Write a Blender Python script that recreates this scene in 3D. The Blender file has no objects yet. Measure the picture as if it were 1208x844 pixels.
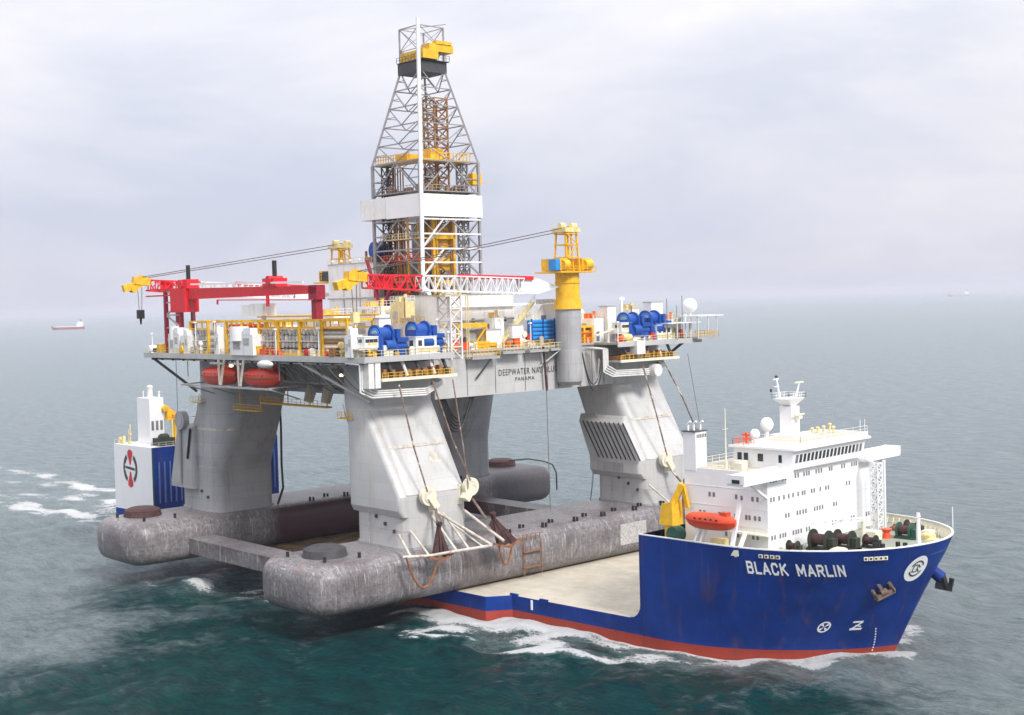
import bpy, bmesh, math, random
import numpy as np
from mathutils import Vector, Matrix
random.seed(7); rng=np.random.default_rng(11)
S=bpy.context.scene; COL=S.collection
# ------------------------------------------------------------------ camera, sky, sun, exposure
cam=bpy.data.objects.new('camera',bpy.data.cameras.new('camera')); COL.objects.link(cam); S.camera=cam
CYAW,CPITCH,CROLL,CF=2.37529625,-0.0331242472,-0.0276766859,1546.50264
cy,sy_,cp,sp=math.cos(CYAW),math.sin(CYAW),math.cos(CPITCH),math.sin(CPITCH)
Fv=Vector((cp*cy,cp*sy_,sp)); Rv=Vector((sy_,-cy,0)); Uv=Rv.cross(Fv)
R2=math.cos(CROLL)*Rv+math.sin(CROLL)*Uv; U2=-math.sin(CROLL)*Rv+math.cos(CROLL)*Uv
cam.matrix_world=Matrix(((R2.x,U2.x,-Fv.x,308.166859),(R2.y,U2.y,-Fv.y,-185.8961),(R2.z,U2.z,-Fv.z,56.2675862),(0,0,0,1)))
cam.data.sensor_width=36; cam.data.lens=CF/1208*36
cam.data.shift_x=47.685/1208; cam.data.shift_y=-13.54/1208
cam.data.clip_start=1; cam.data.clip_end=90000
S.view_settings.view_transform='Standard'; S.view_settings.look='None'
S.view_settings.exposure=0.27; S.view_settings.gamma=1; S.view_settings.use_curve_mapping=False
SUN_EL,SUN_AZ=math.radians(42),math.radians(-8)      # azimuth from +X (the bow) towards +Y (port)
W=bpy.data.worlds.new('World'); S.world=W; W.use_nodes=True
nt=W.node_tree; N=nt.nodes; Lk=nt.links; N.clear()
def wn(t,**k):
    n=N.new(t)
    for a,b in k.items(): setattr(n,a,b)
    return n
out=wn('ShaderNodeOutputWorld'); mixs=wn('ShaderNodeMixShader'); bg1=wn('ShaderNodeBackground'); bg2=wn('ShaderNodeBackground')
sky=wn('ShaderNodeTexSky'); sky.sky_type='NISHITA'; sky.sun_disc=False; sky.sun_elevation=SUN_EL; sky.sun_rotation=math.pi/2-SUN_AZ
Lk.new(sky.outputs[0],bg1.inputs[0]); bg1.inputs[1].default_value=0.08
tc=wn('ShaderNodeTexCoord'); sep=wn('ShaderNodeSeparateXYZ'); Lk.new(tc.outputs['Generated'],sep.inputs[0])
mp=wn('ShaderNodeMapping'); mp.inputs['Scale'].default_value=(1,1,3.2); Lk.new(tc.outputs['Generated'],mp.inputs[0])
nz=wn('ShaderNodeTexNoise'); nz.inputs['Scale'].default_value=2.6; nz.inputs['Detail'].default_value=8; nz.inputs['Roughness'].default_value=.58; nz.inputs['Distortion'].default_value=.3
Lk.new(mp.outputs[0],nz.inputs['Vector'])
nz2=wn('ShaderNodeTexNoise'); nz2.inputs['Scale'].default_value=1.15; nz2.inputs['Detail'].default_value=3; Lk.new(mp.outputs[0],nz2.inputs['Vector'])
cr=wn('ShaderNodeValToRGB'); Lk.new(sep.outputs[2],cr.inputs[0])
e=cr.color_ramp.elements; e[0].position=0.0; e[0].color=(.57,.57,.655,1); e[1].position=.22; e[1].color=(.91,.885,.885,1)
x=cr.color_ramp.elements.new(.05); x.color=(.595,.605,.69,1)
x=cr.color_ramp.elements.new(.11); x.color=(.70,.70,.75,1)
x=cr.color_ramp.elements.new(.5); x.color=(1.0,1.0,1.03,1)
x=cr.color_ramp.elements.new(1.0); x.color=(1.9,1.9,1.95,1)
cr2=wn('ShaderNodeValToRGB'); Lk.new(nz.outputs['Fac'],cr2.inputs[0])
cr2.color_ramp.elements[0].position=.38; cr2.color_ramp.elements[0].color=(.85,.88,.94,1)
cr2.color_ramp.elements[1].position=.62; cr2.color_ramp.elements[1].color=(1.11,1.08,1.06,1)
cr3=wn('ShaderNodeValToRGB'); Lk.new(nz2.outputs['Fac'],cr3.inputs[0])
cr3.color_ramp.elements[0].position=.38; cr3.color_ramp.elements[0].color=(.91,.935,.99,1)
cr3.color_ramp.elements[1].position=.62; cr3.color_ramp.elements[1].color=(1.07,1.06,1.05,1)
def wmul(a,b):
    m=wn('ShaderNodeVectorMath',operation='MULTIPLY'); Lk.new(a,m.inputs[0]); Lk.new(b,m.inputs[1]); return m.outputs[0]
Lk.new(wmul(wmul(cr.outputs[0],cr2.outputs[0]),cr3.outputs[0]),bg2.inputs[0]); bg2.inputs[1].default_value=1.0
mixs.inputs[0].default_value=.93; Lk.new(bg1.outputs[0],mixs.inputs[1]); Lk.new(bg2.outputs[0],mixs.inputs[2]); Lk.new(mixs.outputs[0],out.inputs[0])
sl=bpy.data.lights.new('sun','SUN'); sl.energy=2.8; sl.angle=math.radians(14); sl.color=(1,.97,.92)
so=bpy.data.objects.new('sun',sl); COL.objects.link(so)
sd=Vector((math.cos(SUN_EL)*math.cos(SUN_AZ),math.cos(SUN_EL)*math.sin(SUN_AZ),math.sin(SUN_EL)))
so.rotation_euler=sd.to_track_quat('Z','Y').to_euler(); so.location=(150,0,300)

# ------------------------------------------------------------------ materials
MAT={}
def glow():
    m=bpy.data.materials.new('lamp_glow'); m.use_nodes=True; b=m.node_tree.nodes['Principled BSDF']; b.inputs['Base Color'].default_value=(.9,.8,.55,1); b.inputs['Emission Color'].default_value=(1,.85,.5,1); b.inputs['Emission Strength'].default_value=2.5; MAT['lamp_glow']=m
glow()
def plate_tex(t,last,w,h,dark,tint,mort=.035,flat=False):
    n=t.nodes; l=t.links; g=n.new('ShaderNodeNewGeometry'); sx=n.new('ShaderNodeSeparateXYZ'); l.new(g.outputs['Position'],sx.inputs[0])
    a=n.new('ShaderNodeMath'); a.operation='MULTIPLY_ADD'; l.new(sx.outputs[1],a.inputs[0]); a.inputs[1].default_value=1.0; l.new(sx.outputs[0],a.inputs[2])
    c=n.new('ShaderNodeCombineXYZ'); l.new(sx.outputs[0] if flat else a.outputs[0],c.inputs[0]); l.new(sx.outputs[1 if flat else 2],c.inputs[1])
    b=n.new('ShaderNodeTexBrick'); l.new(c.outputs[0],b.inputs['Vector']); b.inputs['Scale'].default_value=1; b.inputs['Brick Width'].default_value=w; b.inputs['Row Height'].default_value=h; b.inputs['Mortar Size'].default_value=mort; b.inputs['Mortar Smooth'].default_value=.4
    b.inputs['Color1'].default_value=(1+tint,)*3+(1,); b.inputs['Color2'].default_value=(1-tint,)*3+(1,); b.inputs['Mortar'].default_value=(dark,dark,dark,1)
    m=n.new('ShaderNodeVectorMath'); m.operation='MULTIPLY'; l.new(last,m.inputs[0]); l.new(b.outputs['Color'],m.inputs[1]); return m.outputs[0]
def mat(name,rgb,rough=.5,var=.12,scale=.35,stain=None,stain_amt=.0,stain_scale=(1,1,.15),metal=0,bump=0,vscale=None,spec=.4,detail=6,stain_lo=.52,stain_hi=.68,plates=None):
    m=bpy.data.materials.new(name); m.use_nodes=True; t=m.node_tree; n=t.nodes; l=t.links
    b=n['Principled BSDF']; b.inputs['Roughness'].default_value=rough; b.inputs['Metallic'].default_value=metal
    b.inputs['Specular IOR Level'].default_value=spec
    g=n.new('ShaderNodeNewGeometry')
    nz=n.new('ShaderNodeTexNoise'); nz.inputs['Scale'].default_value=scale; nz.inputs['Detail'].default_value=detail; nz.inputs['Roughness'].default_value=.65
    if vscale:
        mp=n.new('ShaderNodeMapping'); mp.inputs['Scale'].default_value=vscale; l.new(g.outputs['Position'],mp.inputs[0]); l.new(mp.outputs[0],nz.inputs['Vector'])
    else: l.new(g.outputs['Position'],nz.inputs['Vector'])
    r=n.new('ShaderNodeValToRGB'); l.new(nz.outputs['Fac'],r.inputs[0])
    r.color_ramp.elements[0].position=.3; r.color_ramp.elements[1].position=.7
    lo=[max(0,c*(1-var)) for c in rgb]; hi=[min(1,c*(1+var*.7)) for c in rgb]
    r.color_ramp.elements[0].color=(*lo,1); r.color_ramp.elements[1].color=(*hi,1)
    last=r.outputs[0]
    if stain:
        mp=n.new('ShaderNodeMapping'); mp.inputs['Scale'].default_value=stain_scale; l.new(g.outputs['Position'],mp.inputs[0])
        n2=n.new('ShaderNodeTexNoise'); n2.inputs['Scale'].default_value=1; n2.inputs['Detail'].default_value=8; n2.inputs['Roughness'].default_value=.7; l.new(mp.outputs[0],n2.inputs['Vector'])
        r2=n.new('ShaderNodeValToRGB'); l.new(n2.outputs['Fac'],r2.inputs[0]); r2.color_ramp.elements[0].position=stain_lo; r2.color_ramp.elements[1].position=stain_hi
        r2.color_ramp.elements[0].color=(0,0,0,1); r2.color_ramp.elements[1].color=(stain_amt,)*3+(1,)
        mx=n.new('ShaderNodeMixRGB'); l.new(r2.outputs[0],mx.inputs[0]); l.new(last,mx.inputs[1]); mx.inputs[2].default_value=(*stain,1); last=mx.outputs[0]
    if plates: last=plate_tex(t,last,*plates)
    l.new(last,b.inputs['Base Color'])
    if bump:
        bp=n.new('ShaderNodeBump'); bp.inputs['Strength'].default_value=bump; bp.inputs['Distance'].default_value=.1; l.new(nz.outputs['Fac'],bp.inputs['Height']); l.new(bp.outputs[0],b.inputs['Normal'])
    MAT[name]=m; return m
RUST=(.22,.09,.04)
mat('white_paint',(.80,.80,.79),.45,.07,.5,stain=(.45,.36,.26),stain_amt=.5,stain_scale=(1.2,1.2,.12))
mat('ship_white',(.82,.82,.83),.4,.03,.4,stain=(.6,.55,.48),stain_amt=.25,stain_scale=(1.5,1.5,.1),stain_lo=.56,stain_hi=.75)
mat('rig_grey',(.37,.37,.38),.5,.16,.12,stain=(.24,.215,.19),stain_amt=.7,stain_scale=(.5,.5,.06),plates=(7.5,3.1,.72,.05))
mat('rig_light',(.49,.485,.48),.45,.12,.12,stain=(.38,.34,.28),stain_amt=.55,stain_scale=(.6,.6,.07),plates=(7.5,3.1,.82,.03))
mat('deck_grey',(.40,.39,.37),.7,.2,.5)
mat('underside',(.07,.065,.065),.8,.2,.4)  # near-black tone: the shade below the deck put into the colour
mat('steel_dark',(.06,.057,.062),.55,.3,.8)
mat('derrick_steel',(.29,.28,.29),.5,.15,.8)
mat('derrick_white',(.72,.71,.70),.5,.1,.8,stain=RUST,stain_amt=.25)
mat('brown_pipe',(.30,.15,.055),.55,.35,1.2)
mat('yellow',(.80,.46,.02),.45,.2,.8,stain=(.35,.17,.05),stain_amt=.5,stain_scale=(1.5,1.5,.5))
mat('pale_yellow',(.74,.62,.30),.5,.2,1.0,stain=(.4,.2,.08),stain_amt=.4,stain_scale=(1.5,1.5,.5))
mat('red',(.72,.018,.03),.45,.12,.8)
mat('maroon',(.30,.015,.035),.5,.2,.8)
mat('blue',(.010,.07,.33),.4,.3,1.2)
mat('light_blue',(.03,.25,.62),.45,.15,1)
mat('orange',(.80,.085,.02),.35,.1,.8,stain=(.5,.12,.06),stain_amt=.4)
mat('boat_red',(.62,.045,.02),.35,.12,.8,stain=(.35,.05,.04),stain_amt=.4)
mat('rust',(.27,.115,.05),.8,.45,1.4,bump=.4)
mat('rust_dark',(.07,.03,.03),.8,.5,1.0,bump=.4)
mat('bolster_pale',(.55,.51,.45),.6,.3,.8,stain=RUST,stain_amt=.8,stain_scale=(.6,.6,.6))
mat('anchor_iron',(.16,.115,.09),.8,.5,1.5,stain=(.07,.045,.04),stain_amt=.8)
mat('rope',(.10,.075,.06),.9,.4,2)
mat('chain_rust',(.20,.14,.11),.9,.6,1.2,stain=(.62,.56,.48),stain_amt=.9,stain_scale=(.3,.3,.45),stain_lo=.55,stain_hi=.6)
mat('black',(.02,.02,.022),.5,.2,1)
mat('glass_dark',(.03,.035,.045),.15,.2,1,spec=.8)
mat('port_dark',(.20,.19,.21),.4,.3,1)
mat('green_paint',(.02,.085,.06),.5,.2,1)
mat('dark_green',(.028,.035,.024),.7,.5,1.2)
mat('deck_green',(.28,.30,.24),.7,.25,.5)
mat('tan_deck',(.50,.455,.375),.75,.16,.35,stain=(.40,.30,.13),stain_amt=.55,stain_scale=(.09,.09,.09),stain_lo=.55,stain_hi=.72)
mat('cream',(.74,.70,.55),.5,.1,1)
mat('riser_grey',(.45,.43,.42),.6,.5,2.2)
mat('riser_pale',(.66,.60,.50),.6,.3,1.5)
mat('pipe_white',(.70,.69,.67),.5,.15,1)
mat('text_black',(.06,.06,.06),.6,.4,.6)
mat('text_white',(.85,.85,.85),.5,.02,1)
mat('logo_red',(.55,.03,.03),.5,.05,1)
mat('haze_ship_red',(.35,.10,.09),.6,.1,.1)
mat('fender',(.10,.16,.42),.6,.2,1)
# pontoon: weathered antifouling, mottled mauve grey with black patches, scrapes and rust weeps
def pontoon_mat():
    m=bpy.data.materials.new('pontoon_paint'); m.use_nodes=True; t=m.node_tree; n=t.nodes; l=t.links; b=n['Principled BSDF']; b.inputs['Roughness'].default_value=.42
    g=n.new('ShaderNodeNewGeometry')
    def noise(sc,det,ro,vs=None):
        k=n.new('ShaderNodeTexNoise'); k.inputs['Scale'].default_value=sc; k.inputs['Detail'].default_value=det; k.inputs['Roughness'].default_value=ro
        if vs:
            mp=n.new('ShaderNodeMapping'); mp.inputs['Scale'].default_value=vs; l.new(g.outputs['Position'],mp.inputs[0]); l.new(mp.outputs[0],k.inputs['Vector'])
        else: l.new(g.outputs['Position'],k.inputs['Vector'])
        return k.outputs['Fac']
    def ramp(f,a,b_,ca,cb):
        r=n.new('ShaderNodeValToRGB'); l.new(f,r.inputs[0]); r.color_ramp.elements[0].position=a; r.color_ramp.elements[1].position=b_
        r.color_ramp.elements[0].color=(*ca,1); r.color_ramp.elements[1].color=(*cb,1); return r.outputs[0]
    def mix(f,a,b_):
        x=n.new('ShaderNodeMixRGB'); 
        if isinstance(f,float): x.inputs[0].default_value=f
        else: l.new(f,x.inputs[0])
        l.new(a,x.inputs[1])
        if isinstance(b_,tuple): x.inputs[2].default_value=(*b_,1)
        else: l.new(b_,x.inputs[2])
        return x.outputs[0]
    base=ramp(noise(1.3,12,.85),.38,.62,(.09,.08,.084),(.285,.268,.272))
    c=mix(ramp(noise(.10,6,.65),.48,.60,(0,0,0),(.7,.7,.7)),base,(.105,.085,.09))
    c=mix(ramp(noise(1,7,.8,(2.2,1.2,.25)),.55,.66,(0,0,0),(.7,.7,.7)),c,(.05,.04,.045))
    c=mix(ramp(noise(1,8,.75,(.7,2.6,.14)),.56,.66,(0,0,0),(.7,.7,.7)),c,(.58,.55,.545))
    c=mix(ramp(noise(1,8,.8,(.9,.35,2.2)),.61,.68,(0,0,0),(.6,.6,.6)),c,(.52,.50,.50))
    c=mix(ramp(noise(1,6,.7,(.35,.35,.1)),.62,.72,(0,0,0),(.6,.6,.6)),c,(.25,.10,.05))
    c=mix(ramp(noise(1,8,.8,(3.5,3.5,.18)),.56,.64,(0,0,0),(.55,.55,.55)),c,(.055,.045,.05))
    c=plate_tex(t,c,8,2.9,.7,.08,.05)
    # maroon antifouling with the shade on it painted in, between the columns of the after pontoon
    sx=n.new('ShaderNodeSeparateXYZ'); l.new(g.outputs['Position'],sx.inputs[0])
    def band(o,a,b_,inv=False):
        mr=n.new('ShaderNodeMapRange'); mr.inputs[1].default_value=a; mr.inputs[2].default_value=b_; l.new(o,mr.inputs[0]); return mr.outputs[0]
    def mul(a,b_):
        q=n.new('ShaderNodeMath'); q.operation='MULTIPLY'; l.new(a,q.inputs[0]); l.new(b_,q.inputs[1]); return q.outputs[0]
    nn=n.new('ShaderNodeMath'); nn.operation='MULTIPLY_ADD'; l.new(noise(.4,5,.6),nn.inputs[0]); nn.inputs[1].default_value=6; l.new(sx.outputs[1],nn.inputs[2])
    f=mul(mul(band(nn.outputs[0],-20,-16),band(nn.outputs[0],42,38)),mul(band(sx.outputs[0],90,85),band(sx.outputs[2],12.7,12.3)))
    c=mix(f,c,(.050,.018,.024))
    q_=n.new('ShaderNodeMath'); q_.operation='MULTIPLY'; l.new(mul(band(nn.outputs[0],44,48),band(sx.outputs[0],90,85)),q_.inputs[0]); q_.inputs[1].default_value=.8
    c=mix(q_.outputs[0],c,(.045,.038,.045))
    l.new(c,b.inputs['Base Color'])
    bp=n.new('ShaderNodeBump'); bp.inputs['Strength'].default_value=.35; bp.inputs['Distance'].default_value=.25; l.new(noise(.5,8,.7),bp.inputs['Height']); l.new(bp.outputs[0],b.inputs['Normal'])
    MAT['pontoon_paint']=m
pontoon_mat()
def hull_mat():
    m=bpy.data.materials.new('hull_paint'); m.use_nodes=True; t=m.node_tree; n=t.nodes; l=t.links; b=n['Principled BSDF']; b.inputs['Roughness'].default_value=.5; b.inputs['Specular IOR Level'].default_value=.22
    g=n.new('ShaderNodeNewGeometry'); sx=n.new('ShaderNodeSeparateXYZ'); l.new(g.outputs['Position'],sx.inputs[0])
    nz=n.new('ShaderNodeTexNoise'); nz.inputs['Scale'].default_value=.15; nz.inputs['Detail'].default_value=8; nz.inputs['Roughness'].default_value=.6; l.new(g.outputs['Position'],nz.inputs['Vector'])
    r=n.new('ShaderNodeValToRGB'); l.new(nz.outputs['Fac'],r.inputs[0]); r.color_ramp.elements[0].position=.3; r.color_ramp.elements[1].position=.72
    r.color_ramp.elements[0].color=(.001,.020,.145,1); r.color_ramp.elements[1].color=(.002,.042,.27,1)
    mp=n.new('ShaderNodeMapping'); mp.inputs['Scale'].default_value=(.8,.8,.06); l.new(g.outputs['Position'],mp.inputs[0])
    n2=n.new('ShaderNodeTexNoise'); n2.inputs['Detail'].default_value=7; n2.inputs['Scale'].default_value=1; l.new(mp.outputs[0],n2.inputs['Vector'])
    r2=n.new('ShaderNodeValToRGB'); l.new(n2.outputs['Fac'],r2.inputs[0]); r2.color_ramp.elements[0].position=.58; r2.color_ramp.elements[1].position=.8; r2.color_ramp.elements[0].color=(0,0,0,1); r2.color_ramp.elements[1].color=(.35,.35,.35,1)
    m1=n.new('ShaderNodeMixRGB'); l.new(r2.outputs[0],m1.inputs[0]); l.new(r.outputs[0],m1.inputs[1]); m1.inputs[2].default_value=(.03,.06,.20,1)
    ra=n.new('ShaderNodeValToRGB'); l.new(nz.outputs['Fac'],ra.inputs[0]); ra.color_ramp.elements[0].color=(.20,.03,.02,1); ra.color_ramp.elements[1].color=(.44,.06,.035,1)
    st=n.new('ShaderNodeMapRange'); st.inputs[1].default_value=1.66; st.inputs[2].default_value=1.72; l.new(sx.outputs[2],st.inputs[0])
    m2=n.new('ShaderNodeMixRGB'); l.new(st.outputs[0],m2.inputs[0]); l.new(ra.outputs[0],m2.inputs[1]); l.new(m1.outputs[0],m2.inputs[2])
    mp3=n.new('ShaderNodeMapping'); mp3.inputs['Scale'].default_value=(.5,.5,.045); l.new(g.outputs['Position'],mp3.inputs[0]); n3=n.new('ShaderNodeTexNoise'); n3.inputs['Scale'].default_value=1.4; n3.inputs['Detail'].default_value=9; l.new(mp3.outputs[0],n3.inputs['Vector'])
    r3=n.new('ShaderNodeValToRGB'); l.new(n3.outputs['Fac'],r3.inputs[0]); r3.color_ramp.elements[0].position=.57; r3.color_ramp.elements[1].position=.74; r3.color_ramp.elements[0].color=(0,0,0,1); r3.color_ramp.elements[1].color=(.45,.45,.45,1)
    m3=n.new('ShaderNodeMixRGB'); l.new(r3.outputs[0],m3.inputs[0]); l.new(m2.outputs[0],m3.inputs[1]); m3.inputs[2].default_value=(.10,.055,.06,1)
    l.new(plate_tex(t,m3.outputs[0],9,2.6,.80,.035,.03),b.inputs['Base Color'])
    bp=n.new('ShaderNodeBump'); bp.inputs['Strength'].default_value=.25; bp.inputs['Distance'].default_value=.12; l.new(nz.outputs['Fac'],bp.inputs['Height']); l.new(bp.outputs[0],b.inputs['Normal']); MAT['hull_paint']=m
hull_mat()

# ------------------------------------------------------------------ mesh builder
class MB:
    def __init__(s): s.v=[]; s.f=[]; s.sm=[]
    def add(s,vs,fs,smooth=False):
        o=len(s.v); s.v+= [tuple(p) for p in vs]; s.f+=[tuple(o+i for i in f) for f in fs]; s.sm+=[smooth]*len(fs); return s
    def box(s,x0,x1,y0,y1,z0,z1):
        return s.add([(x0,y0,z0),(x1,y0,z0),(x1,y1,z0),(x0,y1,z0),(x0,y0,z1),(x1,y0,z1),(x1,y1,z1),(x0,y1,z1)],
          [(0,3,2,1),(4,5,6,7),(0,1,5,4),(1,2,6,5),(2,3,7,6),(3,0,4,7)])
    def cbox(s,c,d): return s.box(c[0]-d[0]/2,c[0]+d[0]/2,c[1]-d[1]/2,c[1]+d[1]/2,c[2]-d[2]/2,c[2]+d[2]/2)
    def beam(s,p,q,w,h=None):
        h=h or w; p=Vector(p); q=Vector(q); d=q-p
        if d.length<1e-6: return s
        d.normalize(); up=Vector((0,0,1)) if abs(d.z)<.95 else Vector((1,0,0))
        a=d.cross(up).normalized()*w/2; b=a.cross(d).normalized()*h/2
        return s.add([p-a-b,p+a-b,p+a+b,p-a+b,q-a-b,q+a-b,q+a+b,q-a+b],[(0,1,2,3),(7,6,5,4),(0,4,5,1),(1,5,6,2),(2,6,7,3),(3,7,4,0)])
    def cyl(s,p,q,r,r2=None,n=12,cap=True):
        r2=r if r2 is None else r2; p=Vector(p); q=Vector(q); d=(q-p).normalized(); up=Vector((0,0,1)) if abs(d.z)<.95 else Vector((1,0,0))
        a=d.cross(up).normalized(); b=a.cross(d)
        vs=[]
        for c,rr in ((p,r),(q,r2)):
            for i in range(n):
                t=2*math.pi*i/n; vs.append(c+a*math.cos(t)*rr+b*math.sin(t)*rr)
        s.add(vs,[(i,(i+1)%n,n+(i+1)%n,n+i) for i in range(n)],n>=8)
        if cap: s.add(vs,[tuple(range(n))[::-1],tuple(range(n,2*n))])
        return s
    def path(s,pts,r,n=6):
        for a,b in zip(pts,pts[1:]): s.cyl(a,b,r,n=n,cap=False)
        return s
    def prism(s,poly,z0,z1):
        n=len(poly); vs=[(x,y,z0) for x,y in poly]+[(x,y,z1) for x,y in poly]
        return s.add(vs,[tuple(range(n))[::-1],tuple(range(n,2*n))]+[(i,(i+1)%n,n+(i+1)%n,n+i) for i in range(n)])
    def loft(s,rings,cap=True,smooth=True):
        n=len(rings[0]); vs=[p for r in rings for p in r]; fs=[]
        for k in range(len(rings)-1):
            for i in range(n): fs.append((k*n+i,k*n+(i+1)%n,(k+1)*n+(i+1)%n,(k+1)*n+i))
        s.add(vs,fs,smooth)
        if cap: s.add(vs,[tuple(range(n))[::-1],tuple(range((len(rings)-1)*n,len(rings)*n))])
        return s
    def ell(s,c,r,nu=14,nv=8):
        rings=[]
        for j in range(1,nv):
            t=math.pi*j/nv-math.pi/2; rings.append([(c[0]+r[0]*math.cos(t)*math.cos(2*math.pi*i/nu),c[1]+r[1]*math.cos(t)*math.sin(2*math.pi*i/nu),c[2]+r[2]*math.sin(t)) for i in range(nu)])
        return s.loft(rings)
    def truss(s,p,q,w,h,r,n,up=(0,0,1),sides=(1,1,1,1),taper=1.0):
        "four-chord lattice boom from p to q"
        p=Vector(p); q=Vector(q); d=(q-p).normalized(); a=d.cross(Vector(up)).normalized(); b=a.cross(d).normalized()
        def c(t,i,j):
            k=1+(taper-1)*t
            return p+(q-p)*t+a*(i*w/2*k)+b*(j*h/2*k)
        cs=[(-1,-1),(1,-1),(1,1),(-1,1)]
        for i,j in cs: s.beam(c(0,i,j),c(1,i,j),r*1.5)
        for k in range(n):
            t0,t1=k/n,(k+1)/n
            for m in range(4):
                if not sides[m]: continue
                A,B=cs[m],cs[(m+1)%4]
                if k%2: A,B=B,A
                s.beam(c(t0,*A),c(t1,*B),r); s.beam(c(t1,*A),c(t1,*B),r)
        return s
    def rail(s,pts,h=1.1,r=.05,step=2.0,mid=True):
        for a,b in zip(pts,pts[1:]):
            a=Vector(a); b=Vector(b); L=(b-a).length; n=max(1,round(L/step)); u=Vector((0,0,h))
            s.beam(a+u,b+u,r*1.6)
            if mid: s.beam(a+u*.5,b+u*.5,r*1.3)
            for i in range(n+1):
                p=a+(b-a)*i/n; s.beam(p,p+u,r*1.6)
        return s
# frames: 'ship' is the world, 'rig' is turned by TH about its own centre
TH=-0.0480838; RX,RY=97.06,4.82
def fr(frame,p):
    if frame=='ship': return Vector(p)
    return Vector((RX+p[0]*math.cos(TH)-p[1]*math.sin(TH),RY+p[0]*math.sin(TH)+p[1]*math.cos(TH),p[2]))
class Thing:
    def __init__(s,name,label,cat,base=(0,0,0),frame='ship',group=None):
        s.base=Vector(base); s.frame=frame; o=bpy.data.objects.new(name,None); COL.objects.link(o); o.empty_display_size=.5
        o.location=fr(frame,base); o.rotation_euler=(0,0,TH if frame=='rig' else 0); o['label']=label; o['category']=cat
        if group: o['group']=group
        s.o=o; s.mats={}
    def part(s,name,mb,m,parent=None,label=None,kind=None):
        me=bpy.data.meshes.new(name); b=s.base
        me.from_pydata([(x-b.x,y-b.y,z-b.z) for x,y,z in mb.v],[],mb.f); me.polygons.foreach_set('use_smooth',mb.sm)
        me.materials.append(MAT[m]); me.update()
        o=bpy.data.objects.new(name,me); COL.objects.link(o); o.parent=parent or s.o
        if label: o['label']=label
        if kind: o['kind']=kind
        return o
def fix_normals(o):
    bm=bmesh.new(); bm.from_mesh(o.data); bmesh.ops.recalc_face_normals(bm,faces=bm.faces); bm.to_mesh(o.data); bm.free()
def smooth_angle(o,deg=40):
    bm=bmesh.new(); bm.from_mesh(o.data); bmesh.ops.remove_doubles(bm,verts=bm.verts,dist=.001); bmesh.ops.recalc_face_normals(bm,faces=bm.faces)
    for f in bm.faces: f.smooth=True
    for e in bm.edges:
        if len(e.link_faces)==2 and e.calc_face_angle(0)>math.radians(deg): e.smooth=False
    bm.to_mesh(o.data); bm.free()
def copy_tree(o,parent=None):
    c=o.copy(); COL.objects.link(c); c.parent=parent
    for ch in list(o.children): copy_tree(ch,c)
    return c
def dup(T,base,label,rot=0,frame=None,group=None):
    c=copy_tree(T.o); f=frame or T.frame; c.location=fr(f,base); c.rotation_euler=(0,0,(TH if f=='rig' else 0)+rot); c['label']=label
    if group: c['group']=group
    return c
def cable(name,label,cat,pts,r,m,frame='rig',group=None,n=6):
    T=Thing(name,label,cat,pts[-1],frame,group); 
    mb=MB().path([Vector(p) for p in pts],r,n); me_o=T.part('line',mb,m)
    # a single-mesh thing reads better as one object
    o=me_o; mw=T.o.matrix_basis.copy(); o.parent=None; o.location=T.o.location; o.rotation_euler=T.o.rotation_euler; o.name=name
    o['label']=label; o['category']=cat
    if group: o['group']=group
    bpy.data.objects.remove(T.o); return o
def single(name,label,cat,mb,m,base,frame='rig',group=None):
    T=Thing(name,label,cat,base,frame,group); o=T.part(name+'_body',mb,m); o.parent=None; o.location=T.o.location; o.rotation_euler=T.o.rotation_euler
    bpy.data.objects.remove(T.o); o.name=name; o['label']=label; o['category']=cat
    if group: o['group']=group
    return o
def sag(p,q,d,n=14):
    p=Vector(p); q=Vector(q); return [p+(q-p)*(i/n)-Vector((0,0,d*4*(i/n)*(1-i/n))) for i in range(n+1)]

#@@SEA@@
# ------------------------------------------------------------------ sea (structure) and haze (stuff)
def hull_wl(xx):
    "half breadth of the ship at the waterline"
    xx=np.asarray(xx,float); t=np.clip((xx-178)/30,0,1); h=21*(1-t**2)**.8
    h=np.where(xx<143.5,25.5,h); h=np.where(xx<72,19.0,h); h=np.where((xx<0.5)|(xx>208),0,h); return h
def axis(lo,hi,step,far,g=1.07):
    a=list(np.arange(lo,hi+step/2,step)); s=step; x=hi; up=[]
    while x<far: s*=g; x+=s; up.append(x)
    s=step; x=lo; dn=[]
    while x>-far: s*=g; x-=s; dn.append(x)
    return np.array(dn[::-1]+a+up)
gx=axis(-30,262,1.0,30000); gy=axis(-122,70,1.0,30000)
X,Y=np.meshgrid(gx,gy,indexing='ij'); Z=np.zeros_like(X)
spx=np.gradient(gx)[:,None]; spy=np.gradient(gy)[None,:]; spc=np.maximum(spx+0*Y,spy+0*X)
wd=math.radians(205)
for i in range(46):
    lam=float(np.exp(rng.uniform(math.log(2.6),math.log(38)))); a=wd+rng.normal(0,.55); k=2*math.pi/lam
    amp=.0085*lam**.85*rng.uniform(.5,1.3); ph=rng.uniform(0,6.28)
    fade=np.clip((lam/spc-3)/4,0,1)
    p_=k*(X*math.cos(a)+Y*math.sin(a))+ph+.6*np.sin(X*.021+Y*.033+i)
    Z+=fade*amp*(np.sin(p_)+.25*np.cos(2*p_))
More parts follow.
